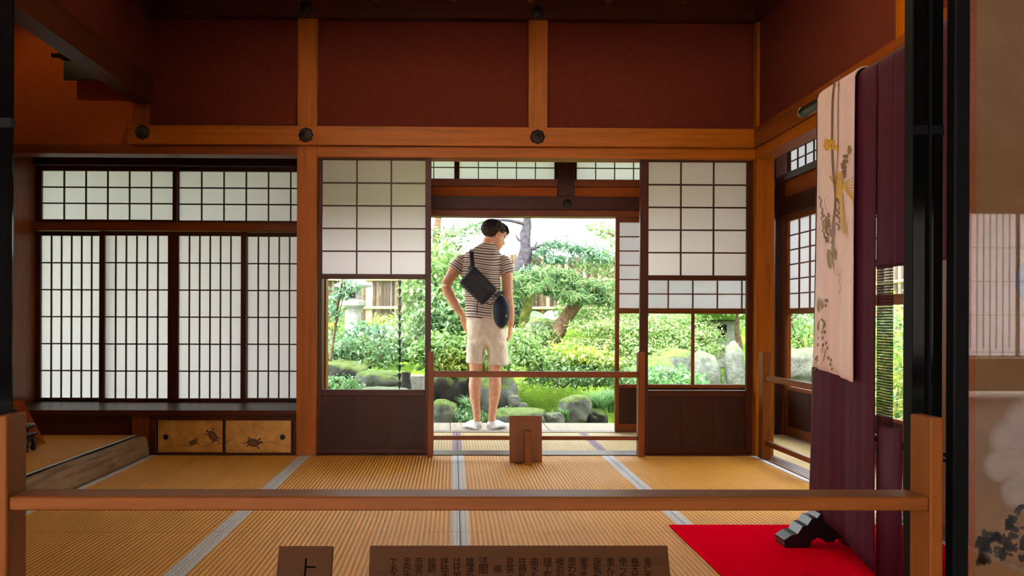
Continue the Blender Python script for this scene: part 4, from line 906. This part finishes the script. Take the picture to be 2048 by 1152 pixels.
MT['bark'] = plain('grey_bark', rgb(112, 92, 70), .9, .2, 0, 26, .5, .8); MT['mossbark'] = plain('mossy_bark', rgb(88, 92, 40), .9, .2, 0, 18, .45, .8); MT['pinebark'] = plain('pine_bark', rgb(70, 66, 72), .9, .2, 0, 16, .5, 1.0)
def stems(base, blobs, k, r0, mat='bark', parent=None):
    for q in range(k):
        b = blobs[q % len(blobs)]; e = Vector(b[:3])+Vector((random.uniform(-.4, .4)*b[3], random.uniform(-.4, .4)*b[4], random.uniform(.1, .7)*b[5])); s = Vector(base)+Vector((random.uniform(-.05, .05), random.uniform(-.05, .05), 0))
        m = s.lerp(e, .5)+Vector((random.uniform(-.08, .08), random.uniform(-.08, .08), .05)); v, f = tube(curve_pts([s, m, e], 4), [r0*(1-.08*i) for i in range(9)], 7); mesh('stem', v, f, mat, parent, True)
def shrub(name, label, cat, base, blobs, n, size, lm, k=3, r0=.014, ln=1.0, wd=.45, up=.5, shell=.5, group=None):
    """base: world point on the ground ; blobs relative to it"""
    r = tag(empty(name, base), label, cat, group); C, od = blobpts(blobs, n, shell); V, F = leaves(C, size, ln, wd, up, .45, od)
    fastmesh('foliage', V, F, LM[lm], r); stems((0, 0, -.05), blobs, k, r0, 'bark', r); return r
# ground
def gz(x, y):
    b = min(1, max(0, (y-7.9)/5.5)); s = -.62+1.42*(b*b*(3-2*b))
    mound = .42*math.exp(-((x-1.05)/.95)**2-((y-9.75)/.8)**2)+.25*math.exp(-((x-2.6)/.8)**2-((y-10.4)/.9)**2)+.3*math.exp(-((x+.4)/.8)**2-((y-10.6)/.8)**2)
    return s+mound+.035*noise.noise((x*2.2, y*2.2, 0))+.015*noise.noise((x*7, y*7, 3))
NX, NY = 130, 110; v = [(-9+20*i/NX, 7.5+14*(j/NY)**1.25, 0) for j in range(NY+1) for i in range(NX+1)]; v = [(x, y, gz(x, y)) for x, y, z in v]
f = [(j*(NX+1)+i, j*(NX+1)+i+1, (j+1)*(NX+1)+i+1, (j+1)*(NX+1)+i) for j in range(NY) for i in range(NX)]
gm = N('moss_ground'); gv = gm.coord(); g1 = gm.noise(gv, 2.2, 5, .6); g2 = gm.noise(gv, 60, 4, .7)
gc = gm.ramp(g1, [(.3, rgb(96, 84, 58)), (.42, rgb(90, 124, 40)), (.6, rgb(128, 164, 48)), (.75, rgb(160, 182, 62))]); gm.base(gm.mix(gm.math('MULTIPLY', g2, .5), gc, rgb(60, 84, 26)), .95, .1); gm.bump(g2, .8, .02); MT['moss'] = gm.m
tag(mesh('garden_ground', v, f, 'moss', None, True), 'mossy rising garden ground', 'ground', None, ST)
# ground all round the house
tag(mesh('outer_ground', [(-60, -60, -.8), (70, -60, -.8), (70, 70, -.8), (-60, 70, -.8)], [(0, 1, 2, 3)], plain('gravel', rgb(150, 144, 128), .95, .1, 0, 8, .15)), 'pale gravel round the house', 'ground', None, ST)
C = np.array([(x, y, gz(x, y)) for x, y in zip(RNG.uniform(-.2, 2.6, 16000), RNG.uniform(8.2, 10.8, 16000))])
V, F = leaves(C, .018, 1.0, .6, 1.2, .5); tag(fastmesh('moss_carpet', V, F, LM['yellow']), 'short bright moss growing over the garden mound', 'moss', None, 'stuff')
# rocks
def rockmat(name, a, b, moss, lo=.1):
    n = N(name); vv = n.coord(); f1 = n.noise(vv, 3.5, 8, .7, .6); f2 = n.noise(vv, 22, 5, .7)
    c = n.ramp(f1, [(.32, a), (.62, b)]); c = n.mix(n.math('MULTIPLY', f2, .45), c, sc(a, .5))
    if moss:
        g = n.a('ShaderNodeNewGeometry'); sp = n.a('ShaderNodeSeparateXYZ'); n.k(g.outputs['Normal'], sp.inputs[0])
        mk = n.math('MULTIPLY', n.math('SUBTRACT', n.math('ADD', sp.outputs[2], n.math('MULTIPLY', f1, .9)), .55+lo), 4.0, True); c = n.mix(n.math('MULTIPLY', mk, moss), c, n.ramp(f2, [(.3, rgb(70, 96, 32)), (.7, rgb(126, 150, 60))]))
    n.base(c, .85, .3); n.bump(n.math('ADD', f1, n.math('MULTIPLY', f2, .4)), .9, .05); return n.m
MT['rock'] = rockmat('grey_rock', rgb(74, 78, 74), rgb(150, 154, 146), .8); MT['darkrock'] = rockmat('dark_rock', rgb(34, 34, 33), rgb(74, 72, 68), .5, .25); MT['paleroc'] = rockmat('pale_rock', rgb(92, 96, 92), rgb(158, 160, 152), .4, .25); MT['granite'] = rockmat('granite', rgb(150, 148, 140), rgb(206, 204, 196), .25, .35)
def rock(label, px, py, Y, w, h, dpt, mat, seed, cat='rock', name='rock', sink=.25, rot=0, group=None):
    """px,py: where the rock's centre shows"""
    c = W(px, py, Y); bm = bmesh.new(); bmesh.ops.create_icosphere(bm, subdivisions=4, radius=1)
    for q in bm.verts:
        p = q.co.copy(); s = Vector((seed*3.1, seed*1.7, seed*.9)); k = 1+.3*noise.noise(p*1.1+s)+.16*noise.noise(p*2.6+s)+.06*noise.noise(p*6+s)
        p = p*k; p = Vector([math.copysign(abs(t)**.8, t) for t in p]); q.co = Matrix.Rotation(rot, 3, 'Z') @ Vector((p.x*w/2, p.y*dpt/2, p.z*h/2))
    me = bpy.data.meshes.new(name); bm.to_mesh(me); bm.free(); me.polygons.foreach_set('use_smooth', [True]*len(me.polygons))
    o = link(name, me, mat, None, c); return tag(o, label, cat, group)
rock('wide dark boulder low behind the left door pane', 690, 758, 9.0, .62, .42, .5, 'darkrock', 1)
rock('flat grey stone in front of the rain chain', 765, 760, 8.75, .5, .22, .4, 'rock', 2)
rock('pale flat stepping stone at the foot of the rain chain', 765, 785, 8.4, .5, .12, .4, 'paleroc', 3)
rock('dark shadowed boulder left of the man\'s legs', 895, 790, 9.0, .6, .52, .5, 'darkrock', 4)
rock('layered grey rock at the verandah edge left of the man', 886, 832, 8.45, .34, .34, .4, 'rock', 5)
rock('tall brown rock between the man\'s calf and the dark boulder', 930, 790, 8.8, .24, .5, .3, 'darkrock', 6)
rock('mossy upright rock seen between the man\'s calves', 966, 795, 8.7, .26, .5, .35, 'rock', 7)
rock('mossy rock just right of the man\'s right calf', 1008, 788, 8.8, .26, .42, .3, 'rock', 8)
rock('round grey stone on the moss right of the man', 1028, 803, 8.6, .12, .13, .12, 'paleroc', 9)
rock('smaller round pebble beside the round grey stone', 1046, 812, 8.55, .09, .08, .09, 'paleroc', 10)
rock('low mossy slab behind the notice stand', 1040, 836, 8.3, .52, .2, .35, 'rock', 11)
rock('mossy boulder with a pale left face by the grass clump', 1150, 820, 8.5, .34, .3, .4, 'rock', 13)
rock('pale stone left of the mossy boulder', 1108, 838, 8.3, .2, .14, .2, 'paleroc', 14)
rock('dark stone half hidden under the grass clump', 1192, 838, 8.5, .24, .22, .3, 'darkrock', 15)
rock('mossy stone on top of the mound below the leaning trunk', 1085, 662, 10.6, .42, .3, .4, 'rock', 16)
rock('grey retaining boulder under the feathery maple', 1345, 735, 9.6, .62, .4, .4, 'rock', 17)
rock('second grey boulder left of the retaining boulder', 1300, 745, 9.5, .5, .36, .4, 'rock', 18)
rock('slanted pale rock at the foot of the garden shrine', 1408, 752, 9.4, .34, .5, .3, 'paleroc', 19)
rock('tall leaning pale rock right of the garden shrine hollow', 1470, 745, 9.5, .24, .62, .3, 'paleroc', 20)
rock('pale rock outside the side corridor pane', 1600, 735, 8.6, .6, .4, .4, 'paleroc', 21)
for k, (px, py, Y, w) in enumerate(((782, 690, 10.2, .36), (790, 676, 10.7, .34), (778, 662, 11.2, .34), (785, 704, 9.7, .4))):
    rock(['second stone step from the bottom of the garden stair', 'third stone step from the bottom of the garden stair', 'topmost stone step of the garden stair', 'lowest stone step of the garden stair'][k], px, py, Y, w, .13, .3, 'paleroc', 30+k, 'stone step', 'stone_step')
# stone lantern
lb = W(706, 690, 10.0); ln_ = tag(empty('stone_lantern', lb), 'granite stone lantern left of the bark fence', 'stone lantern'); ln_.scale = (.78, .78, .78)
def lath(name, prof, c, mat, par, n=8): v, f = lathe(prof, n, c); return mesh(name, v, f, mat, par)
lath('base', [(.24, -.25), (.24, 0), (.18, .06), (.14, .1)], (0, 0, 0), 'granite', ln_); lath('shaft', [(.13, .1), (.12, .5), (.13, .55)], (0, 0, 0), 'granite', ln_, 16)
lath('platform', [(.14, .55), (.2, .6), (.2, .66), (.15, .68)], (0, 0, 0), 'granite', ln_, 6); fb = lath('fire_box', [(.13, .68), (.13, .86)], (0, 0, 0), 'granite', ln_, 6)
box('window', -.05, .05, -.125, -.11, .71, .83, 'black', ln_, 0); lath('roof', [(.14, .86), (.28, .88), (.29, .91), (.14, .99), (.05, 1.03)], (0, 0, 0), 'granite', ln_, 6); lath('finial', [(.05, 1.03), (.06, 1.08), (.0, 1.14)], (0, 0, 0), 'granite', ln_, 10)  # window is a black slab standing for the shade inside the fire box
# small stone shrine on the right
sb = W(1440, 688, 10.4); shr = tag(empty('stone_shrine', sb), 'small stone garden shrine with a dark square opening and mossy roof', 'shrine')
box('body', -.2, .2, -.1, .2, -.3, .3, 'granite', shr, .02); box('opening', -.06, .05, -.104, -.08, .08, .24, 'black', shr, 0); box('ledge', -.24, .24, -.16, .2, -.06, .0, 'granite', shr, .015)  # opening is a black slab, its inner shade put in as colour
mesh('roof', [(-.34, -.2, .3), (.34, -.2, .3), (.34, .3, .3), (-.34, .3, .3), (-.3, -.14, .42), (.3, -.14, .42), (.3, .24, .42), (-.3, .24, .42)], BF, 'moss', shr)
# basin and jar by the rain chain
wb = W(828, 762, 8.75); ba = tag(empty('water_basin', wb), 'square pale stone water basin beside the rain chain', 'basin')
for a in ((-.11, -.075, -.1, .1), (.075, .11, -.1, .1), (-.075, .075, -.1, -.07), (-.075, .075, .07, .1)): box('basin_wall', a[0], a[1], a[2], a[3], -.2, .06, 'granite', ba, .006)
box('water', -.075, .075, -.07, .07, -.1, .03, 'darkglass', ba, 0)
jb = W(812, 768, 8.5); jr = tag(empty('stoneware_jar', jb), 'dark stoneware jar next to the pale water basin', 'jar'); v, f = lathe([(.03, -.16), (.05, -.1), (.055, -.02), (.04, .06), (.045, .1), (.05, .12), (.038, .12), (.03, .06)], 18); mesh('vessel', v, f, 'darkrock', jr, True)
# rain chain
rcx = W(799, 700, 8.0); rc = tag(empty('rain_chain', (rcx.x, 8.0, 0)), 'dark metal rain chain of funnel cups hanging from the eaves', 'rain chain')
cv, cf_ = lathe([(.006, -.03), (.018, .02), (.021, .032), (.018, .032), (.005, -.02)], 12); cme = bpy.data.meshes.new('funnel_cup'); cme.from_pydata(cv, [], cf_); cme.materials.append(plain('chain_bronze', rgb(44, 46, 52), .5, .5, .6))
lme = boxmesh('link', -.003, .003, -.003, .003, -.012, .016); lme.materials.append(MT['iron'])
zc = 2.06
while zc > .02: link('funnel_cup', cme, None, rc, (0, 0, zc)); link('link', lme, None, rc, (0, 0, zc+.046)); zc -= .08
# bark fence with bamboo rails
MT['cedarbark'] = plain('cedar_bark', rgb(112, 96, 78), .95, .1, 0, 10, .3); MT['cedarbark2'] = plain('cedar_bark_dark', rgb(78, 68, 56), .95, .1, 0, 10, .3); MT['cedarbark3'] = plain('cedar_bark_pale', rgb(168, 158, 140), .95, .1, 0, 10, .3); MT['bamboo'] = plain('bamboo_pole', rgb(206, 186, 140), .45, .4, 0, 12, .15)
def fence(label, p0, p1, z0, z1, n, rails):
    p0, p1 = Vector(p0), Vector(p1); L_ = (p1-p0).length; r = tag(empty('bark_fence', p0, math.atan2(p1.y-p0.y, p1.x-p0.x)), label, 'fence')
    random.seed(n); ms = []
    for q in range(6):
        w = L_/n; v = []; k = 6
        for j in range(k):
            z = z0+(z1-z0)*j/(k-1); e = .12*w*noise.noise((q*3.3, j*.9, 0)); v += [(-w*.5+e, -.012, z), (0+e, -.03, z), (w*.5+e, -.012, z), (w*.5+e, .012, z), (-w*.5+e, .012, z)]
        f = [(j*5+a, j*5+(a+1) % 5, (j+1)*5+(a+1) % 5, (j+1)*5+a) for j in range(k-1) for a in range(5)]+[(4, 3, 2, 1, 0), tuple(range((k-1)*5, k*5))]
        me = bpy.data.meshes.new('bark_strip'); me.from_pydata(v, [], f); me.materials.append(MT[('cedarbark', 'cedarbark2', 'cedarbark3')[q % 3]]); ms.append(me)
    for i in range(n): link('bark_strip', random.choice(ms), None, r, ((i+.5)*L_/n, random.uniform(-.008, .008), random.uniform(-.03, .03)))
    for z in rails: v, f = tube([(0, -.05, z), (L_*.5, -.05, z+.01), (L_, -.05, z)], [.022]*3, 10); mesh('bamboo_rail', v, f, 'bamboo', r, True)
    for q in range(int(L_/1.4)+1): v, f = tube([(q*1.4, -.02, z0), (q*1.4, -.02, z1+.05)], [.035, .035], 10); mesh('post', v, f, 'bark', r, True)
fence('long grey bark fence with bamboo rails at the back of the garden', (-4.2, 13.2, 0), (5.6, 13.2, 0), .45, 1.85, 170, (.74, 1.02, 1.46))
fence('bark fence beyond the side corridor screens', (6.4, 12.6, 0), (5.2, 5.0, 0), -.5, 1.7, 70, (.1, .7, 1.4))
# trees
def trunk(name, label, cat, pts, radii, mat, extra=()):
    r = tag(empty(name, pts[0]), label, cat); P = curve_pts([Vector(p)-Vector(pts[0]) for p in pts], 5); rad = np.interp(np.linspace(0, 1, len(P)), np.linspace(0, 1, len(radii)), radii)
    v, f = tube(P, list(rad), 14); v = [p+Vector((noise.noise(p*9), noise.noise(p*9+Vector((5, 0, 0))), 0))*rad[0]*.22 for p in v]; mesh('trunk', v, f, mat, r, True)
    for q, w in extra: Pq = curve_pts([Vector(a)-Vector(pts[0]) for a in q], 4); v, f = tube(Pq, [w*(1-.8*i/len(Pq)) for i in range(len(Pq))], 8); mesh('branch', v, f, mat, r, True)
    return r
def pads(r, blobs, n, size, lm, **k):
    C, od = blobpts(blobs, n, k.pop('shell', .4)); V, F = leaves(C, size, k.pop('ln', 1), k.pop('wd', .45), k.pop('up', .5), .4, od); o = fastmesh('foliage', V-np.array(r.location), F, LM[lm], r)
    return o
def wb_(px, py, Y, rx, ry, rz): p = W(px, py, Y); return (p.x, p.y, p.z, rx, ry, rz)
Y1 = 10.3
t = trunk('garden_pine', 'leaning brown pine trunk with needle pads, right of the man', 'tree', [W(1096, 712, Y1), W(1112, 672, Y1), W(1134, 632, Y1), W(1160, 600, Y1), W(1172, 580, Y1)], [.085, .09, .085, .07, .05], 'bark', [([W(1150, 612, Y1), W(1120, 585, Y1-.1), W(1090, 575, Y1-.2)], .03), ([W(1165, 590, Y1), W(1190, 570, Y1+.1), W(1215, 560, Y1+.1)], .03), ([W(1168, 585, Y1), W(1150, 560, Y1), W(1140, 545, Y1+.1)], .025)])
pads(t, [wb_(1140, 568, Y1, .36, .3, .1), wb_(1090, 578, Y1-.1, .28, .25, .09), wb_(1190, 575, Y1, .3, .3, .09), wb_(1150, 595, Y1-.2, .3, .3, .09), wb_(1120, 548, Y1, .25, .25, .08), wb_(1210, 600, Y1, .25, .25, .09)], 3000, .12, 'pine', wd=.06, up=.9, shell=.1)
Y2 = 11.2
t = trunk('moss_trunk_tree', 'slender tree with a bright mossy trunk between the man and the leaning pine', 'tree', [W(1040, 690, Y2), W(1046, 655, Y2), W(1052, 620, Y2), W(1060, 590, Y2), W(1066, 568, Y2)], [.1, .075, .065, .06, .04], 'mossbark', [([W(1060, 590, Y2), W(1035, 565, Y2), W(1015, 555, Y2)], .03)])
pads(t, [wb_(1058, 560, Y2, .5, .4, .12), wb_(1100, 545, Y2, .4, .3, .1), wb_(1030, 585, Y2, .3, .3, .12)], 1300, .12, 'pine', wd=.07, up=.9, shell=.1)
Y3 = 12.2
t = trunk('tall_pine', 'tall pale-barked pine against the sky behind the man\'s shoulder', 'tree', [W(1035, 690, Y3), W(1036, 600, Y3), W(1042, 545, Y3), W(1050, 510, Y3), W(1052, 470, Y3), W(1056, 438, Y3), W(1070, 330, Y3)], [.15, .13, .12, .1, .075, .055, .035], 'pinebark', [([W(1046, 485, Y3), W(1036, 478, Y3), W(1030, 468, Y3)], .025), ([W(1052, 520, Y3), W(1066, 500, Y3), W(1075, 482, Y3)], .03), ([W(1056, 500, Y3), W(1100, 488, Y3), W(1150, 495, Y3), W(1190, 515, Y3)], .035), ([W(1058, 450, Y3), W(1010, 440, Y3), W(960, 446, Y3), W(930, 460, Y3)], .03)])
pads(t, [wb_(1120, 488, Y3, .35, .3, .1), wb_(1165, 500, Y3, .4, .3, .1), wb_(1195, 515, Y3, .35, .3, .12), wb_(1085, 505, Y3, .25, .25, .09), wb_(1070, 540, Y3, .35, .3, .1), wb_(1110, 520, Y3, .3, .3, .08)], 1300, .11, 'blue', wd=.2, up=.6, shell=.2)
t = trunk('young_tree', 'thin twin-stemmed sapling at the left edge of the left door pane', 'tree', [W(660, 730, 8.9), W(668, 670, 8.9), W(676, 610, 8.9), W(684, 565, 8.9), W(690, 500, 8.9)], [.016, .014, .012, .01, .007], 'bark', [([W(667, 672, 8.9), W(680, 620, 8.9), W(695, 560, 8.9)], .009)])
pads(t, [wb_(675, 590, 8.9, .16, .16, .12), wb_(700, 575, 8.9, .16, .16, .1), wb_(665, 620, 8.9, .12, .14, .12), wb_(690, 540, 8.9, .2, .2, .12)], 420, .06, 'blue', wd=.5, shell=.2)
t = trunk('young_tree', 'thin bare trunk in front of the fence panel at the right door pane', 'tree', [W(1478, 790, 10), W(1476, 740, 10), W(1479, 690, 10), W(1474, 655, 10), W(1480, 600, 10)], [.04, .034, .034, .03, .022], 'bark')
pads(t, [wb_(1470, 600, 10, .5, .4, .2), wb_(1420, 590, 10, .4, .4, .2)], 900, .07, 'bright', wd=.5)
# feathery maple, right
mb = W(1300, 720, 10.2); t = trunk('feathery_maple', 'feathery pale green maple spreading behind the outer screen', 'tree', [(mb.x, mb.y, gz(mb.x, mb.y)-.05), (mb.x+.03, mb.y, mb.z+.3), (mb.x-.08, mb.y, mb.z+.7)], [.06, .05, .03], 'bark', [([(mb.x, mb.y, mb.z+.2), (mb.x+.5, mb.y-.1, mb.z+.42), (mb.x+.8, mb.y-.1, mb.z+.35)], .025), ([(mb.x, mb.y, mb.z+.25), (mb.x-.4, mb.y, mb.z+.5), (mb.x-.75, mb.y, mb.z+.45)], .025)])
pads(t, [wb_(1200, 655, 10, .4, .35, .14), wb_(1235, 690, 9.9, .45, .35, .16), wb_(1180, 690, 10, .35, .3, .14), wb_(1290, 660, 10, .5, .4, .16), wb_(1345, 690, 9.9, .5, .4, .14), wb_(1300, 705, 9.8, .45, .35, .1), wb_(1370, 670, 10, .4, .4, .14), wb_(1230, 630, 10.3, .5, .4, .18), wb_(1330, 640, 10.3, .5, .4, .16), wb_(1400, 700, 9.8, .3, .3, .1), wb_(1160, 720, 9.9, .3, .25, .1), wb_(1250, 725, 9.7, .4, .3, .1)], 15000, .05, 'maple', wd=.35, up=1.0, shell=.3)
# tall broadleaf trees left, behind and high
t = trunk('broadleaf_tree', 'tall broadleaf tree at the left of the garden opening', 'tree', [W(870, 700, 10.8), W(880, 600, 10.8), W(872, 500, 10.8), W(880, 400, 10.8)], [.09, .08, .06, .04], 'bark', [([W(878, 580, 10.8), W(900, 520, 10.7), W(925, 490, 10.6)], .03), ([W(875, 520, 10.8), W(850, 480, 10.8), W(830, 470, 10.8)], .03)])
pads(t, [wb_(890, 500, 10.7, .3, .3, .16), wb_(870, 470, 10.7, .3, .3, .14), wb_(915, 470, 10.7, .28, .3, .12), wb_(880, 530, 10.6, .25, .25, .14), wb_(940, 455, 10.8, .25, .25, .1)], 650, .085, 'mid', wd=.3, up=.3, shell=.3)
t = trunk('broadleaf_tree', 'loose leafy tree at the upper right corner of the garden opening', 'tree', [W(1290, 720, 12.5), W(1285, 600, 12.5), W(1270, 500, 12.5), W(1250, 420, 12.5)], [.1, .09, .07, .04], 'bark', [([W(1280, 560, 12.5), W(1240, 530, 12.4), W(1200, 520, 12.4)], .04), ([W(1270, 500, 12.5), W(1225, 470, 12.4), W(1190, 460, 12.4)], .035)])
pads(t, [wb_(1220, 465, 12.4, .3, .3, .2), wb_(1195, 455, 12.4, .25, .25, .12), wb_(1225, 510, 12.4, .3, .3, .25), wb_(1205, 540, 12.4, .3, .3, .15), wb_(1228, 570, 12.3, .3, .3, .2), wb_(1170, 530, 12.4, .25, .25, .1)], 800, .08, 'bright', wd=.35, shell=.3)
# shrubs
def sh_(name, label, px, py, Y, blobs, n, size, lm, **k):
    p = W(px, py, Y); return shrub(name, label, k.pop('cat', 'shrub'), p, blobs, n, size, lm, **k)
E1 = lambda rx, rz: [(0, 0, rz*.6, rx, rx*.85, rz), (rx*.55, -.05, rz*.3, rx*.6, rx*.6, rz*.7), (-rx*.6, .05, rz*.35, rx*.6, rx*.6, rz*.7)]
SH = [('leafy_shrub', 'blue-green leafy shrub at the foot of the sapling', 662, 722, 9.3, .26, .2, 800, .06, 'blue'), ('leafy_shrub', 'bright green shrub left of the stone lantern', 662, 672, 10.6, .22, .3, 600, .06, 'bright'),
      ('leafy_shrub', 'long drooping-leaf shrub right of the stone lantern', 735, 700, 9.8, .26, .22, 800, .085, 'blue'), ('leafy_shrub', 'dense shrub in front of the stone steps', 735, 725, 9.2, .38, .2, 1200, .055, 'mid'),
      ('leafy_shrub', 'yellow-tipped shrub below the fence rail', 770, 662, 12, .3, .16, 500, .06, 'yellow'), ('leafy_shrub', 'tall shrub covering the fence right of the rain chain', 845, 672, 11.2, .4, .32, 1300, .07, 'bright'),
      ('leafy_shrub', 'mid-green shrub behind the rain chain and basin', 825, 715, 9.6, .4, .25, 1500, .06, 'mid'), ('low_plant', 'ground plant at the lower left corner of the left door pane', 680, 785, 8.4, .22, .12, 420, .055, 'fern'),
      ('broadleaf_shrub', 'large-leaved shrub left of the man\'s elbow', 878, 610, 9.8, .4, .5, 1700, .1, 'bright'), ('broadleaf_shrub', 'big leafy shrub behind the man\'s left forearm', 905, 670, 9.4, .42, .35, 1600, .09, 'mid'),
      ('broadleaf_shrub', 'yellow-green shrub beside the man\'s left thigh', 892, 722, 9.0, .35, .22, 1300, .085, 'bright'), ('leafy_shrub', 'yellow-leaved shrub behind the barrier rail left of the man', 925, 735, 8.9, .3, .14, 700, .075, 'yellow'),
      ('leafy_shrub', 'green shrub between the man\'s knees', 970, 735, 8.9, .3, .22, 900, .075, 'bright'), ('leafy_shrub', 'light shrub to the right of the man\'s shorts', 1030, 715, 9.2, .3, .2, 1000, .07, 'bright'),
      ('leafy_shrub', 'low yellow shrub behind the barrier rail in the middle', 1075, 728, 9.1, .34, .12, 800, .055, 'bright'), ('broadleaf_shrub', 'yellow broad-leaved shrub below the leaning pine', 1130, 722, 9.2, .34, .14, 480, .085, 'yellow'),
      ('broadleaf_shrub', 'yellow-green broad-leaved shrub at the right of the barrier rail', 1190, 730, 9.1, .28, .12, 400, .085, 'yellow'), ('leafy_shrub', 'small-leaved azalea dome on the mound under the rail', 1120, 765, 9.0, .36, .16, 1700, .04, 'mid'),
      ('leafy_shrub', 'second azalea dome right of the first under the rail', 1195, 765, 9.1, .36, .2, 1800, .04, 'mid'), ('leafy_shrub', 'pale shrub on the mound behind the mossy trunk', 1070, 685, 10.3, .3, .16, 900, .05, 'bright'),
      ('leafy_shrub', 'bushy shrub against the fence right of the leaning pine', 1190, 640, 11.8, .5, .35, 1900, .06, 'bright'), ('leafy_shrub', 'dark shrub against the fence behind the man\'s back', 990, 640, 12, .5, .55, 1600, .08, 'mid'),
      ('low_plant', 'fern patch under the grey boulders in the right door pane', 1330, 770, 9.1, .42, .14, 900, .06, 'fern'), ('leafy_shrub', 'shrub behind the garden shrine', 1430, 650, 11.4, .5, .3, 1300, .06, 'bright'),
      ('leafy_shrub', 'drooping yellow maple shrub beside the garden shrine', 1395, 690, 10, .3, .22, 1300, .045, 'maple'), ('low_plant', 'green plant at the foot of the thin bare trunk', 1485, 765, 9.6, .2, .12, 320, .06, 'fern'),
      ('leafy_shrub', 'shrub outside the side corridor pane, below its crossbar', 1612, 700, 8.9, .4, .35, 1100, .06, 'bright'), ('leafy_shrub', 'shrub behind the pale rock outside the side corridor', 1590, 660, 10.2, .5, .4, 1200, .07, 'blue'),
      ('low_plant', 'low leafy plant by the rock left of the man\'s heel', 920, 842, 8.4, .22, .1, 500, .05, 'fern'), ('low_plant', 'low leafy plant behind the man\'s right heel', 1012, 838, 8.5, .16, .08, 320, .045, 'fern'), ('low_plant', 'small ground plant between the man\'s feet', 966, 845, 8.4, .12, .06, 220, .045, 'fern'),
      ('leafy_shrub', 'shrub under the high branch left of the man\'s shoulder', 905, 600, 11.6, .5, .45, 1500, .075, 'bright')]
random.seed(21)
for nm, lab, px, py, Y, rx, rz, n, size, lm in SH: sh_(nm, lab, px, py, Y, E1(rx, rz), n, size, lm, cat='shrub' if 'shrub' in nm else 'plant', wd=.42)
# greenery seen past the side corridor (behind the kimono) and hedge trees far behind
for k, (x, y, lab) in enumerate(((4.3, 8.3, 'round shrub outside the side corridor glimpsed beside the kimono'), (3.9, 7.2, 'second shrub outside the side corridor beside the kimono'), (4.6, 9.4, 'third shrub outside the side corridor beside the kimono'))):
    shrub('leafy_shrub', lab, 'shrub', (x, y, -.5), [(0, 0, .5, .6, .6, .6), (.1, .1, 1.1, .5, .5, .5), (-.2, 0, .1, .5, .5, .4)], 1900, .08, ['bright', 'yellow', 'blue'][k])
# grass clumps made of arching blades
def grass(label, px, py, Y, n, h, sp, lm='fern'):
    p = W(px, py, Y); r = tag(empty('grass_clump', p), label, 'grass'); V, F = [], []
    for i in range(n):
        a = random.uniform(0, 6.283); q = random.uniform(.25, 1)*sp; d_ = Vector((math.cos(a), math.sin(a), 0)); s = Vector((-d_.y, d_.x, 0)); hh = h*random.uniform(.6, 1); b = d_*random.uniform(0, .05); o = len(V)
        for j, t in enumerate((0, .35, .7, 1)): c = b+d_*(q*t*t)+Vector((0, 0, hh*(t*1.35-.55*t*t))); w = .009*(1-t)+.0008; V += [c-s*w, c+s*w]
        F += [(o+2*j, o+2*j+1, o+2*j+3, o+2*j+2) for j in range(3)]
    o = mesh('blades', V, F, LM[lm], r, True); return tag(o, kind='stuff')
grass('arching grass clump at the right end of the garden opening', 1200, 835, 8.6, 320, .36, .26); grass('smaller grass tuft beside the mossy boulder', 1130, 838, 8.35, 120, .16, .12); grass('grass tuft right of the arching grass clump', 1225, 825, 8.7, 200, .32, .22); grass('fine grass tuft near the man\'s right calf', 1005, 800, 8.9, 140, .3, .14, 'bright'); grass('fern-like tuft on the rock left of the man', 935, 822, 8.5, 120, .2, .16)
# big round-leaved plant by the fence: every leaf a part
bp = W(1075, 640, 12.0); r = tag(empty('giant_leaf_plant', (bp.x, bp.y, bp.z-.3)), 'plant with huge round pale leaves in front of the bark fence', 'plant')
for k, (dx, dz, s, a) in enumerate(((-.02, .32, .17, .2), (.1, .2, .15, -.3), (-.16, .22, .14, .5), (.16, .36, .12, -.2), (-.06, .12, .12, .1), (.28, .28, .12, -.5))):
    v = [(0, 0, 0)]; n = 14
    for j in range(n+1):
        t = 2*math.pi*j/n; rr = s*(1-.35*math.exp(-((t-4.71)/.35)**2)); v.append((rr*math.cos(t), rr*math.sin(t)*.8, -.25*rr*(.4+.3*math.cos(2*t))))
    o = mesh('large_leaf', v, [(0, j, j+1) for j in range(1, n+1)], LM['fern'], r, True, (dx, -.1-.04*k, dz)); o.rotation_euler = (R(55), a, a)
    vv, ff = tube([(dx*.3, 0, 0), (dx*.8, -.03, dz*.6), (dx, -.1-.04*k, dz)], [.008, .007, .005], 7); mesh('leaf_stalk', vv, ff, LM['bright'], r, True)
